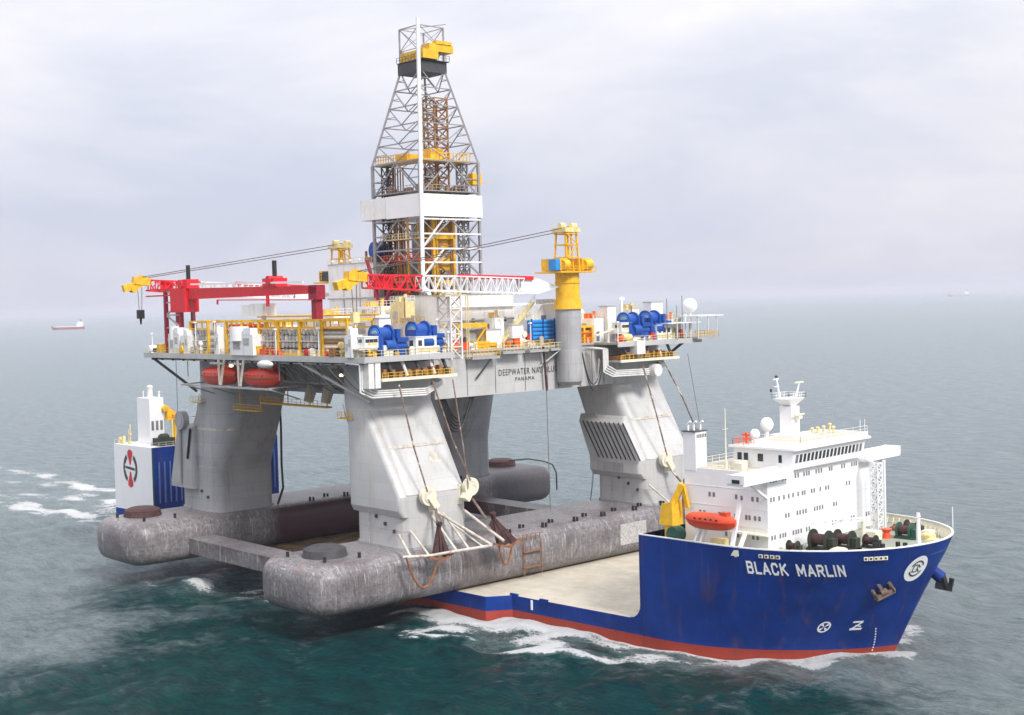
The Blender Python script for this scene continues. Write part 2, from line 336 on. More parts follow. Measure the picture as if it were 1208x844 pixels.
# foam density: bow wave, starboard wash, sponson break, wash between the pontoons, stern wake, scattered whitecaps
def warp(seed,amp,l0,l1,n=14):
    r=np.random.default_rng(seed); o=np.zeros_like(X)
    for i in range(n):
        lam=r.uniform(l0,l1); a=r.uniform(0,6.28); o+=np.sin(2*math.pi/lam*(X*math.cos(a)+Y*math.sin(a))+r.uniform(0,6.28))
    return o*amp/math.sqrt(n)*1.4
WX=X+warp(1,.9,4,16); WY=Y+warp(2,1.1,4,16); pat=warp(3,.16,5,22)
hw=hull_wl(X); d=(-Y)-hw
fo=np.zeros_like(X)
inx=(X>78)&(X<209)
f1=np.where(inx,np.exp(-np.clip(d,0,None)/2.0)*(d>-2.5),0)*np.clip((209-X)/3,0,1)*.80
fo=np.maximum(fo,f1*np.where(X<135,.7,1))
wid=np.clip(3.0+(207-X)*.24,1.0,16.5); dz_=-WY-hw
f2=np.where((X>124)&(X<208),1/(1+np.exp((dz_-wid)/1.1))*(dz_>-2.5),0)*(.675+pat)*np.clip((X-124)/10,0,1); fo=np.maximum(fo,f2)
f3=np.where((X>150)&(X<210),1/(1+np.exp((dz_-np.clip(3.2+(X-150)*.045,3,6))/.8))*(dz_>-3),0)*(.665+pat*1.3)*np.clip((X-150)/12,0,1); fo=np.maximum(fo,f3)
bw=np.exp(-((WX-209.5)/3.2)**2-(WY/3.6)**2)*.85; fo=np.maximum(fo,bw)
for x0,y0,x1,y1,w_,s_ in ((206,-6,184,-27,2.0,.74),(184,-27,161,-36,2.2,.72),(161,-36,143,-40,1.8,.62),(147,-27.0,126,-29.5,3.0,.95),(144,-43,134,-41,1.5,.66),(206,6,190,27,1.6,.7),(156,-29,140,-34,2.4,.62)):
    L=math.hypot(x1-x0,y1-y0); ux,uy=(x1-x0)/L,(y1-y0)/L; t=np.clip((WX-x0)*ux+(WY-y0)*uy,0,L); dd=np.hypot(WX-x0-t*ux,WY-y0-t*uy)
    fo=np.maximum(fo,(s_+pat*.8)*np.exp(-(dd/w_)**2))
bw2=np.exp(-((WX-204)/7)**2-((np.abs(WY)-9-(208-X)*.9)/3.0)**2)*(.60+pat); fo=np.maximum(fo,bw2*(X<212))
tb=((X>58)&(X<120))*np.exp(-((WY+41)/12)**2)*(.46+pat); fo=np.maximum(fo,tb)
spread=16+np.clip(-X,0,None)*.10
wk=(X<2)*np.exp(-np.clip(-X,0,None)/420)*np.exp(-((np.abs(WY)-spread*.7)/(spread*.40))**2)*(.74+pat*.9); fo=np.maximum(fo,wk)
wk2=(X<2)*np.exp(-np.clip(-X,0,None)/260)*np.exp(-(WY/(spread*1.3))**4)*(.60+pat); fo=np.maximum(fo,wk2)
for i in range(60):
    cx_,cy_=rng.uniform(-250,300),rng.uniform(-120,260); s0=rng.uniform(.6,1.7)
    fo=np.maximum(fo,rng.uniform(.42,.62)*np.exp(-(((WX-cx_)/s0/1.6)**2+((WY-cy_)/s0)**2)))
Z+=np.where(fo>.3,(fo-.3)*.35,0)*np.clip((3-spc),0,1)*(1+pat*3)
# dark teal patch of sea to starboard
u_=(X-108)*.55+(Y+62)*-.25; teal=1/(1+np.exp(-(u_+6*np.sin(X*.05+Y*.07)+4*np.sin(X*.13-Y*.11))/5)); teal*=(1/(1+np.exp((Y-(-20))/6)))
q=1/(1+np.exp(-((X-64)+4*np.sin(Y*.2))/5))/(1+np.exp((Y+22)/4))/(1+np.exp(-(Y+66+5*np.sin(X*.1))/6)); teal=np.maximum(teal,q*.95)
teal*=1/(1+np.exp((X-235)/10))
nx,ny=X.shape; idx=np.arange(nx*ny).reshape(nx,ny)
faces=np.stack([idx[:-1,:-1],idx[1:,:-1],idx[1:,1:],idx[:-1,1:]],-1).reshape(-1,4)
me=bpy.data.meshes.new('sea'); me.vertices.add(nx*ny); me.vertices.foreach_set('co',np.stack([X,Y,Z],-1).astype(np.float32).ravel())
me.loops.add(len(faces)*4); me.loops.foreach_set('vertex_index',faces.ravel().astype(np.int32)); me.polygons.add(len(faces)); me.polygons.foreach_set('loop_start',np.arange(0,len(faces)*4,4,dtype=np.int32))
me.polygons.foreach_set('use_smooth',[True]*len(faces)); me.update(calc_edges=True)
for nm,arr in (('foam',fo),('teal',teal)):
    at=me.attributes.new(nm,'FLOAT','POINT'); at.data.foreach_set('value',arr.ravel().astype(np.float32))
sea=bpy.data.objects.new('sea',me); COL.objects.link(sea); sea['kind']='structure'; sea['label']='choppy grey green sea with white foam along the hull'
m=bpy.data.materials.new('sea_water'); m.use_nodes=True; t=m.node_tree; n=t.nodes; l=t.links; b=n['Principled BSDF']
g=n.new('ShaderNodeNewGeometry')
def nz_(sc,det,ro,vs=(1,1,1)):
    mp=n.new('ShaderNodeMapping'); mp.inputs['Scale'].default_value=vs; mp.inputs['Rotation'].default_value=(0,0,math.radians(25)); l.new(g.outputs['Position'],mp.inputs[0])
    k=n.new('ShaderNodeTexNoise'); k.inputs['Scale'].default_value=sc; k.inputs['Detail'].default_value=det; k.inputs['Roughness'].default_value=ro; l.new(mp.outputs[0],k.inputs['Vector']); return k.outputs['Fac']
def M_(op,a,b_=None,c_=None):
    q=n.new('ShaderNodeMath'); q.operation=op
    for i,v in enumerate((a,b_,c_)):
        if v is None: continue
        if isinstance(v,(int,float)): q.inputs[i].default_value=v
        else: l.new(v,q.inputs[i])
    return q.outputs[0]
def mr(o,a,b_,c_=0,d_=1):
    r=n.new('ShaderNodeMapRange'); l.new(o,r.inputs[0]); r.inputs[1].default_value=a; r.inputs[2].default_value=b_; r.inputs[3].default_value=c_; r.inputs[4].default_value=d_; return r.outputs[0]
fa=n.new('ShaderNodeAttribute'); fa.attribute_name='foam'; la=n.new('ShaderNodeAttribute'); la.attribute_name='teal'
lz=mr(M_('ADD',la.outputs['Fac'],M_('MULTIPLY',M_('SUBTRACT',M_('ADD',M_('MULTIPLY',nz_(.07,7,.68),.6),M_('MULTIPLY',nz_(.35,6,.7),.4)),.5),2.6)),.18,.82)
wv=n.new('ShaderNodeVectorMath'); wv.operation='ADD'; wn_=n.new('ShaderNodeTexNoise'); wn_.inputs['Scale'].default_value=.5; wn_.inputs['Detail'].default_value=5; l.new(g.outputs['Position'],wn_.inputs['Vector']); ws=n.new('ShaderNodeVectorMath'); ws.operation='SCALE'; l.new(wn_.outputs['Color'],ws.inputs[0]); ws.inputs['Scale'].default_value=2.6; l.new(g.outputs['Position'],wv.inputs[0]); l.new(ws.outputs[0],wv.inputs[1])
vo=n.new('ShaderNodeTexVoronoi'); vo.feature='DISTANCE_TO_EDGE'; vo.inputs['Scale'].default_value=.75; l.new(wv.outputs[0],vo.inputs['Vector'])
vo2=n.new('ShaderNodeTexVoronoi'); vo2.feature='DISTANCE_TO_EDGE'; vo2.inputs['Scale'].default_value=1.9; l.new(wv.outputs[0],vo2.inputs['Vector'])
lace=M_('MAXIMUM',mr(vo.outputs['Distance'],.0,.20,1,0),M_('MULTIPLY',mr(vo2.outputs['Distance'],.0,.16,1,0),.8))
fn=M_('ADD',M_('ADD',M_('MULTIPLY',nz_(.42,10,.78,(1,1.6,1)),.72),M_('MULTIPLY',nz_(1.9,6,.75),.22)),M_('MULTIPLY',lace,.13))
fs_=M_('ADD',fn,fa.outputs['Fac'])
foam=mr(fs_,1.07,1.20)
mist=mr(fs_,.80,1.15,0,.42)
chop=mr(M_('ADD',M_('MULTIPLY',nz_(.12,8,.7,(1,2.3,1)),.5),M_('MULTIPLY',nz_(.55,8,.8,(1,2.6,1)),.5)),.42,.58)
cg=n.new('ShaderNodeMixRGB'); l.new(chop,cg.inputs[0]); cg.inputs[1].default_value=(.130,.182,.194,1); cg.inputs[2].default_value=(.262,.316,.332,1)  # pale grey water colours stand in for sky glint on the ripples
cd=n.new('ShaderNodeMixRGB'); l.new(chop,cd.inputs[0]); cd.inputs[1].default_value=(.000,.024,.029,1); cd.inputs[2].default_value=(.001,.064,.062,1)
c1=n.new('ShaderNodeMixRGB'); l.new(lz,c1.inputs[0]); l.new(cg.outputs[0],c1.inputs[1]); l.new(cd.outputs[0],c1.inputs[2])
c2=n.new('ShaderNodeMixRGB'); l.new(mist,c2.inputs[0]); l.new(c1.outputs[0],c2.inputs[1]); c2.inputs[2].default_value=(.27,.37,.37,1)
c3=n.new('ShaderNodeMixRGB'); l.new(foam,c3.inputs[0]); l.new(c2.outputs[0],c3.inputs[1]); c3.inputs[2].default_value=(.82,.83,.84,1)
l.new(c3.outputs[0],b.inputs['Base Color']); l.new(M_('MAXIMUM',M_('MULTIPLY',foam,.8),mr(lz,0,1,.22,.12)),b.inputs['Roughness'])
b.inputs['IOR'].default_value=1.333; l.new(mr(M_('MAXIMUM',foam,M_('MULTIPLY',lz,.74)),0,1,.5,.0),b.inputs['Specular IOR Level'])
hgt=M_('ADD',M_('ADD',M_('MULTIPLY',nz_(.16,6,.62,(1,2.1,1)),3.4),M_('MULTIPLY',nz_(.6,7,.7,(1,1.9,1)),2.2)),M_('MULTIPLY',nz_(.03,4,.5,(1,2.2,1)),8.0))
hgt=M_('ADD',hgt,M_('MULTIPLY',foam,.35))
bp=n.new('ShaderNodeBump'); bp.inputs['Distance'].default_value=1.0; l.new(hgt,bp.inputs['Height']); l.new(mr(lz,0,1,1.0,.95),bp.inputs['Strength']); l.new(bp.outputs[0],b.inputs['Normal'])
me.materials.append(m)
HAZE=True
if HAZE:
    mb=MB().box(-30600,30600,-30600,30600,-4,124)
    T=bpy.data.meshes.new('haze'); T.from_pydata(mb.v,[],mb.f); o=bpy.data.objects.new('haze',T); COL.objects.link(o); o['kind']='stuff'; o['label']='thin pale sea haze over the whole water'
    mh=bpy.data.materials.new('haze_air'); mh.use_nodes=True; t=mh.node_tree; t.nodes.clear(); oo=t.nodes.new('ShaderNodeOutputMaterial'); pv=t.nodes.new('ShaderNodeVolumePrincipled')
    pv.inputs['Color'].default_value=(.87,.89,.99,1); pv.inputs['Density'].default_value=8.0e-5; pv.inputs['Anisotropy'].default_value=.1
    t.links.new(pv.outputs[0],oo.inputs['Volume']); T.materials.append(mh)
#@@SHIP@@
# ------------------------------------------------------------------ heavy lift ship (frame: world; X forward, Y port, waterline 0)
SH=Thing('heavy_lift_ship','long blue hulled heavy lift ship with white superstructure carrying the drilling rig','ship',(100,0,0))
DZ=4.25; XA=174.5
def zf(x): return 18.06+ (0 if x<196 else .55*((x-196)/20)**1.3)
def lerp(a,b,t): return a+(b-a)*t
def hb(x,z):
    "half breadth of the fore body"
    s=min(1,max(0,(z-1.7)/16.5)); 
    if z<1.7: s=max(-.25,(z-1.7)/16)
    x0=lerp(178,187,max(0,s)); xt=lerp(208.2,215.6,s) ; t=(x-x0)/(xt-x0)
    if t<=0: return 21.0
    if t>=1: return 0.0
    a=lerp(2,2.3,max(0,s)); b=lerp(.8,.5,max(0,s)**1.1); return 21*(1-t**a)**b
def stem(z):
    s=(z-1.7)/16.5; 
    if z<1.7: s=max(-.25,(z-1.7)/16)
    return lerp(208.2,215.6,min(s,1.05))
# aft and middle body below the low deck
mb=MB()
def sect(x,h,zt=DZ):
    r=[(x,-h,zt),(x,-h,-3),(x,-h+2,-6),(x,h-2,-6),(x,h,-3),(x,h,zt)]; return r
mb.loft([sect(.2,18.2),sect(3,18.9),sect(62,18.9),sect(70,25.5),sect(143.3,25.5),sect(146.1,21.6),sect(XA+.3,21)],smooth=False)
# fore body: levels from below the water to the forecastle
zl=[-5,-2,0,1.7,4.25,7,10,13,16,18.06]
def level(z,top=False,inset=0,nn=40):
    pts=[]; st=stem(z)
    for i in range(nn+1):
        u=i/nn; x=XA+(st-XA)*(1-(1-u)**1.9); zz=zf(x) if top else z
        pts.append((x,-max(0,hb(x,z)-inset) if i<nn else 0,zz))
    pts+= [(x,-y,z_) for x,y,z_ in pts[:-1][::-1]]
    return pts
mb2=MB(); mb2.loft([level(z,z>18) for z in zl],cap=False)
mb2.add([level(-5)[0],level(18.06)[0],level(18.06)[-1],level(-5)[-1]],[(0,3,2,1)])
o=SH.part('hull',mb,'hull_paint'); fix_normals(o)
o=SH.part('bow_hull',mb2,'hull_paint')
# rounded fillet where the forecastle side drops to the cargo deck
mb=MB()
for s in (-1,1):
    poly=[(XA+.02,DZ-.01)]; 
    for i in range(7):
        a=math.pi/2*i/6; poly.append((XA-2.3+2.3*math.sin(a),DZ+2.3-2.3*math.cos(a)))
    poly=[(XA+.02,DZ)]+[(XA-2.3+2.3*math.sin(math.pi/2*i/6),DZ+.01+2.3-2.3*math.cos(math.pi/2*i/6)) for i in range(7)]
    n_=len(poly); y0,y1=(-21,-20.6) if s<0 else (20.6,21)
    vs=[(x,y0,z) for x,z in poly]+[(x,y1,z) for x,z in poly]
    mb.add(vs,[tuple(range(n_)),tuple(range(n_,2*n_))[::-1]]+[(i,(i+1)%n_,n_+(i+1)%n_,n_+i) for i in range(n_)])
SH.part('hull_bracket',mb,'hull_paint')
# cargo deck: tan where open, dark red brown between the pontoons
def deck_mat():
    m=MAT['tan_deck'].copy(); m.name='cargo_deck_paint'; t=m.node_tree; n=t.nodes; l=t.links; b=n['Principled BSDF']; src=b.inputs['Base Color'].links[0].from_socket
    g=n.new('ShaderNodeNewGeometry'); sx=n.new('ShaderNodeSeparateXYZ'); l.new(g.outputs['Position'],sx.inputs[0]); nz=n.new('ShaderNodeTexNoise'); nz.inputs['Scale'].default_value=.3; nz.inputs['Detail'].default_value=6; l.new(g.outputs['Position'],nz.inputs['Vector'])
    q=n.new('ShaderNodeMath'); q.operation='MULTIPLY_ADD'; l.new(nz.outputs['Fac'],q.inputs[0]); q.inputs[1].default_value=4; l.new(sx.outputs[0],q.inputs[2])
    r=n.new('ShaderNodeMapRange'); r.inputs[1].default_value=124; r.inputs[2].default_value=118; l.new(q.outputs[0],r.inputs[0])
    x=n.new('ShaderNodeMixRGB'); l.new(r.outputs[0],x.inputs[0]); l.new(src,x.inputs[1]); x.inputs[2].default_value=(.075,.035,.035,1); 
    def ns(sc,vs,lo,hi,amt):
        mp=n.new('ShaderNodeMapping'); mp.inputs['Scale'].default_value=vs; l.new(g.outputs['Position'],mp.inputs[0]); k=n.new('ShaderNodeTexNoise'); k.inputs['Scale'].default_value=sc; k.inputs['Detail'].default_value=9; k.inputs['Roughness'].default_value=.75; l.new(mp.outputs[0],k.inputs['Vector'])
        rr=n.new('ShaderNodeMapRange'); rr.inputs[1].default_value=lo; rr.inputs[2].default_value=hi; rr.inputs[4].default_value=amt; l.new(k.outputs['Fac'],rr.inputs[0]); return rr.outputs[0]
    def mx(f,a_,col):
        y=n.new('ShaderNodeMixRGB'); l.new(f,y.inputs[0]); l.new(a_,y.inputs[1]); y.inputs[2].default_value=(*col,1); return y.outputs[0]
    c_=mx(ns(.12,(1,1.4,1),.54,.66,.55),x.outputs[0],(.36,.33,.29)); c_=mx(ns(.5,(.35,2.0,1),.60,.72,.5),c_,(.30,.26,.21))
    # rusty water lying along the pontoon foot
    r5=n.new('ShaderNodeMapRange'); r5.inputs[1].default_value=141; r5.inputs[2].default_value=134.5; l.new(q.outputs[0],r5.inputs[0]); q5=n.new('ShaderNodeMath'); q5.operation='MULTIPLY'; l.new(r5.outputs[0],q5.inputs[0]); l.new(ns(.35,(1,.5,1),.42,.6,.75),q5.inputs[1])
    c_=mx(q5.outputs[0],c_,(.38,.25,.09)); l.new(plate_tex(t,c_,11,3.4,.84,.025,.04,True),b.inputs['Base Color']); MAT['cargo_deck_paint']=m
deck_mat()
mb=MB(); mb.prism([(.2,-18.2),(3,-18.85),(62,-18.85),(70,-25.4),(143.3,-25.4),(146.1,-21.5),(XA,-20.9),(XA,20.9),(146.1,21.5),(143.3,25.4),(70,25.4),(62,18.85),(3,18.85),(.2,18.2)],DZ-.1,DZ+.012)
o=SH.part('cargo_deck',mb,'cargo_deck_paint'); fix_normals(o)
mb=MB()
for x,y in ((153.6,-21.55),(146.5,-21.6)): mb.box(x-.9,x+.9,y-.12,y+.3,DZ-.5,DZ+.35)
SH.part('fairlead_block',mb,'hull_paint')
mb=MB().box(150.6,151.0,-21.66,-21.52,DZ-1.9,DZ-.2); SH.part('draft_mark',mb,'text_white')
# forecastle deck
FD=16.75
lv=level(16.8,inset=.35); mb=MB(); n_=len(lv); mb.add([(x,y,FD) for x,y,z in lv],[tuple(range(n_))]); o=SH.part('forecastle_deck',mb,'deck_green'); 
# white rail strip on the bulwark (two notches where the boats hang); inner bulwark face
def edge(x): return hb(x,18.2)
mb=MB(); xs=[XA+.0,177,179.5,181.3]; 
def strip(mb,pts,w,zlo,zhi):
    for (x0,y0,z0),(x1,y1,z1) in zip(pts,pts[1:]):
        d=Vector((x1-x0,y1-y0,0)).normalized(); nrm=Vector((-d.y,d.x,0))*w
        mb.add([(x0,y0,z0+zlo),(x1,y1,z1+zlo),(x1,y1,z1+zhi),(x0,y0,z0+zhi),(x0+nrm.x,y0+nrm.y,z0+zlo),(x1+nrm.x,y1+nrm.y,z1+zlo),(x1+nrm.x,y1+nrm.y,z1+zhi),(x0+nrm.x,y0+nrm.y,z0+zhi)],
          [(0,1,2,3),(7,6,5,4),(0,4,5,1),(3,2,6,7),(0,3,7,4),(1,5,6,2)])
outl=[p for p in level(18.06,True)]
strip(mb,[(x,y,z) for x,y,z in outl],.32,-.02,.16)
SH.part('bulwark_rail',mb,'white_paint')
up_=level(18.06,True,.14); lo_=level(16.8,False,.30); nb=len(up_); mb=MB(); mb.add([(x-(.25 if x>214 else 0),y,z-.03) for x,y,z in up_]+[(x-(.25 if x>213 else 0),y,16.76) for x,y,z in lo_],[(i,i+1,nb+i+1,nb+i) for i in range(nb-1)]); SH.part('bulwark',mb,'cream')
# boat notch: recessed white opening set into the bulwark
# knuckle mooring openings with white rims
for xs_,nn in (((196.9,197.75,198.6,199.4),1),((210.0,210.5,211.0,211.45,211.85),1)):
    for x in xs_:
        y=-hb(x,17.1)-.02; a=math.atan2(-(hb(x+.3,17.1)-hb(x-.3,17.1)),.6); d=Vector((math.cos(a),math.sin(a),0))
        f=MB().beam(Vector((x,y,17.1))-d*.32,Vector((x,y,17.1))+d*.32,.14,.55); fo_=SH.part('mooring_port',f,'cream')
        SH.part('opening',MB().beam(Vector((x,y-.05,17.1))-d*.16,Vector((x,y-.05,17.1))+d*.16,.16,.3),'black',parent=fo_)
# bulbous bow just under the surface
mb=MB().ell((210.5,0,-2.6),(6,2.6,2.3)); SH.part('bulbous_bow',mb,'logo_red')
# lettering helper: font curve to mesh, mapped on a surface
def text_mesh(body,size,depth=.0,bold=.0,space=1.0,sx=1.0):
    cu=bpy.data.curves.new('t','FONT'); cu.body=body; cu.size=size; cu.space_character=space; cu.offset=bold; cu.align_x='CENTER'; cu.align_y='CENTER'; cu.resolution_u=2
    o=bpy.data.objects.new('t',cu); COL.objects.link(o); bpy.context.view_layer.update()
    me=bpy.data.meshes.new_from_object(o.evaluated_get(bpy.context.evaluated_depsgraph_get())); bpy.data.objects.remove(o)
    vs=[(v.co.x*sx,v.co.y) for v in me.vertices]; fs=[tuple(p.vertices) for p in me.polygons]; bpy.data.meshes.remove(me); return vs,fs
def fine(vs,fs):
    return vs,fs
LET={'B':(.78,[[(0,0),(0,1)],[(0,1),(.5,1),(.64,.88),(.64,.66),(.5,.53),(0,.53)],[(.5,.53),(.68,.42),(.68,.13),(.54,0),(0,0)]]),
'L':(.66,[[(0,1),(0,0),(.62,0)]]),'A':(.86,[[(0,0),(.40,1),(.80,0)],[(.15,.3),(.65,.3)]]),
'C':(.80,[[(.70,.78),(.56,1),(.16,1),(0,.80),(0,.20),(.16,0),(.56,0),(.70,.22)]]),'K':(.80,[[(0,0),(0,1)],[(.68,1),(.04,.45)],[(.22,.58),(.72,0)]]),
'M':(.98,[[(0,0),(0,1),(.44,.22),(.88,1),(.88,0)]]),'R':(.80,[[(0,0),(0,1)],[(0,1),(.54,1),(.68,.86),(.68,.62),(.54,.48),(0,.48)],[(.34,.48),(.70,0)]]),
'I':(.14,[[(0,0),(0,1)]]),'N':(.82,[[(0,0),(0,1),(.70,0),(.70,1)]]),' ':(.62,[])}
def strokes(text,H,wt,gap=.36):
    vs=[];fs=[];x=0
    for ch in text:
        w,ss=LET[ch]
        for st_ in ss:
            for (a,b_),(c_,d_) in zip(st_,st_[1:]):
                p=Vector(((x+a)*H,b_*H)); q=Vector(((x+c_)*H,d_*H)); d=(q-p).normalized(); nn=Vector((-d.y,d.x))*wt/2; p=p-d*wt*.42; q=q+d*wt*.42
                m_=max(1,int((q-p).length/.5)); o=len(vs)
                for i in range(m_+1):
                    r=p+(q-p)*i/m_; vs+= [(r.x+nn.x,r.y+nn.y),(r.x-nn.x,r.y-nn.y)]
                fs+=[(o+2*i,o+2*i+1,o+2*i+3,o+2*i+2) for i in range(m_)]
        x+=w+gap
    W__=(x-gap)*H; return [(u-W__/2,v-H/2) for u,v in vs],fs,W__
# march along the bow side so letters keep their width on the curved plating
def arc_map(xc,z):
    tab=[(0.0,xc)]; 
    return tab
def along(x0,dist,z):
    x=x0; st=.05 if dist>0 else -.05; left=abs(dist)
    while left>0:
        dy=hb(x+st,z)-hb(x,z); s=math.hypot(st,dy)
        if s>left: x+=st*left/s; break
        left-=s; x+=st
    return x
_T={}
def bow_tab(z):
    k=round(z,2)
    if k not in _T:
        u=np.linspace(0,1,700); st=stem(k); xs_=XA+(st-XA)*(1-(1-u)**2.6); ys_=np.array([hb(x,k) for x in xs_]); ys_[-1]=0
        ds=np.hypot(np.diff(xs_),np.diff(ys_)); sl_=np.concatenate([[0],np.cumsum(ds)]); _T[k]=(xs_,ys_,sl_-sl_[-1])
    return _T[k]
def on_bow(vs,xc,zc,off=.035,sx=1,upright=False):
    xs_,ys_,sl_=bow_tab(zc); sc=float(np.interp(xc,xs_,sl_)); r=[]
    def pt(s_,z):
        a,b_,c_=bow_tab(z); q=-abs(s_); return float(np.interp(q,c_,a)),(-1 if s_<=0 else 1)*float(np.interp(q,c_,b_))
    for u,v in vs:
        z=zc+v; sc=float(np.interp(xc,*bow_tab(z)[::2])) if upright else sc; x,y=pt(sc+u*sx,z); x1,y1=pt(sc+u*sx+.12,z); x0,y0=pt(sc+u*sx-.12,z)
        nn=Vector((y1-y0,-(x1-x0),-.12)); nn=nn.normalized() if nn.length>0 else Vector((0,-1,0))
        r.append((x+nn.x*off,y+nn.y*off,z))
    return r
nmv,nmf,W_=strokes('BLACK MARLIN',1.62,.37)
LN=0; xx=194.65
while xx<207.3: LN+=math.hypot(.05,hb(xx+.05,15.2)-hb(xx,15.2)); xx+=.05
SXT=LN/W_; XN=along(194.65,LN/2,15.2)
LETX=sorted(set(round(v[0],3) for v in nmv)); gaps=max(((b2-a2,(a2+b2)/2) for a2,b2 in zip(LETX,LETX[1:])))[1]
for side_ in (-1,1): SH.part('ship_name',MB().add(on_bow(nmv,XN,15.2,off=.05,sx=SXT,upright=True),[f for f in nmf if (nmv[f[0]][0]-gaps)*side_>0]),'text_white')
# round white emblem near the stem
def disc(r,n=28,r0=0):
    vs=[(r*math.cos(2*math.pi*i/n),r*math.sin(2*math.pi*i/n)) for i in range(n)]
    if not r0: return vs,[tuple(range(n))]
    vs2=[(r0*math.cos(2*math.pi*i/n),r0*math.sin(2*math.pi*i/n)) for i in range(n)]
    return vs+vs2,[(i,(i+1)%n,n+(i+1)%n,n+i) for i in range(n)]
def fan(r,n=28,m=6):
    vs=[(0,0)]; fs=[]
    for k in range(1,m+1): vs+=[(r*k/m*math.cos(2*math.pi*i/n),r*k/m*math.sin(2*math.pi*i/n)) for i in range(n)]
    for i in range(n): fs.append((0,1+i,1+(i+1)%n))
    for k in range(m-1):
        for i in range(n): a=1+k*n; fs.append((a+i,a+n+i,a+n+(i+1)%n,a+(i+1)%n))
    return vs,fs
LX=213.4; LZ=14.75
vs,fs=fan(2.05); em=SH.part('bow_emblem',MB().add(on_bow(vs,LX,LZ,off=.06),fs),'text_white')
mb=MB()
for a0 in (0,180):
    for k in range(10):
        a=math.radians(a0+20+k*14); b=math.radians(a0+20+(k+1)*14)
        vs=[(1.3*math.cos(a),1.3*math.sin(a)),(1.3*math.cos(b),1.3*math.sin(b)),(1.05*math.cos(b),1.05*math.sin(b)),(1.05*math.cos(a),1.05*math.sin(a))]
        mb.add(on_bow(vs,LX,LZ,off=.1),[(0,1,2,3)])
for x0,y0,x1,y1 in ((-.7,-.5,-.1,-.5),(-.7,-.5,-.7,.6),(-.7,.6,-.1,.6),(.1,-.6,.1,.6),(.1,.6,.7,.1),(.1,0,.7,-.6)):
    dx,dy=x1-x0,y1-y0; L=math.hypot(dx,dy); px,py=-dy/L*.1,dx/L*.1
    mb.add(on_bow([(x0+px,y0+py),(x1+px,y1+py),(x1-px,y1-py),(x0-px,y0-py)],LX,LZ,off=.1),[(0,1,2,3)])
SH.part('emblem_mark',mb,'text_black',parent=em)
# thruster mark (circle with cross blades), draft figure and arc at the stem
vs,fs=disc(.95,24,.72); mb=MB().add(on_bow(vs,202.45,5.7,off=.06),fs)
for k in range(4):
    a=math.radians(45+90*k); vs=[(0,0),(.7*math.cos(a-.3),.7*math.sin(a-.3)),(.72*math.cos(a+.3),.72*math.sin(a+.3))]; mb.add(on_bow(vs,202.45,5.7,off=.06),[(0,1,2)])
SH.part('thruster_mark',mb,'text_white')
mb=MB(); 
for vs in ([(-.9,.75),(.7,.75),(.7,.45),(-.9,.45)],[(.35,.45),(.75,.45),(-.35,-.5),(-.75,-.5)],[(-.9,-.45),(1.0,-.45),(1.0,-.8),(-.9,-.8)],[(-.3,.1),(.7,-.1),(.7,-.3),(-.3,-.1)]):
    mb.add(on_bow(vs,205.85,5.8,off=.06),[(0,1,2,3)])
SH.part('bulb_mark',mb,'text_white')
mb=MB()
for k in range(9):
    t0=k/9; t1=(k+.55)/9; f=lambda t:(1.3*math.sin(t*1.5),-4.2*t+1.8)
    (a,b),(c_,d_)=f(t0),f(t1); mb.add(on_bow([(a-.1,b),(a+.1,b),(c_+.1,d_),(c_-.1,d_)],206.4,3.3,off=.06),[(0,1,2,3)])
SH.part('draft_scale',mb,'text_white')
# anchors on the bow
def anchor(xc,zc,sgn,name='anchor'):
    pb=Vector((xc,sgn*hb(xc,zc),zc)); dx=(hb(xc+.1,zc)-hb(xc-.1,zc))/.2; nr=Vector((-dx,sgn,0)).normalized(); tg=Vector((nr.y,-nr.x,0))*(-sgn)
    nr.z=-.1; c=pb+nr*.35
    up=Vector((0,0,1)); mb=MB()
    d1=(up*.7+tg*.5).normalized(); d2=(tg*.9-up*.35).normalized()
    mb.beam(c-d1*.6,c+d1*2.0,.45,.5); mb.beam(c-d2*1.6-d1*.6,c+d2*1.6-d1*.6,.7,.75)
    for s in (-1,1):
        b=c+d2*s*1.45-d1*.6; mb.add([b-nr*.0+d2*.45,b-d2*.45,b+d1*2.1+nr*.35,b+nr*.7],[(0,1,2),(0,3,2),(3,1,2),(0,1,3)]); mb.beam(b,b+d1*1.7+nr*.5,.35,.5)
    mb.cyl(c-d1*.2-d2*.5,c-d1*.2+d2*.5,.55,n=10)
    return mb
an=SH.part('anchor',anchor(209.8,11.6,-1),'anchor_iron',label='rusty stockless anchor housed on the starboard bow')
SH.part('hawse_pipe',MB().cyl((210.8,3.2,14.2),(213.6,3.9,12.0),.9,1.0),'hull_paint')
SH.part('anchor',MB().beam((213.3,3.9,12.6),(213.8,4.2,10.4),.9,1.2).beam((212.6,3.6,10.9),(214.9,4.6,10.5),.8,.9).beam((214.7,4.4,10.9),(214.9,4.5,12.1),.5,.6),'black',label='black anchor hanging over the port bow')

# superstructure
XS0,XS1,YS,ZB,ZR=179.9,195.5,15.66,FD,28.9
SS=MB().box(XS0,XS1,-YS,YS,ZB,ZR); ss=SH.part('superstructure',SS,'ship_white')
mb=MB().box(XS0+.3,XS1-.2,-YS+.3,YS-.3,ZR,ZR+.03); SH.part('roof_deck',mb,'tan_deck',parent=ss)
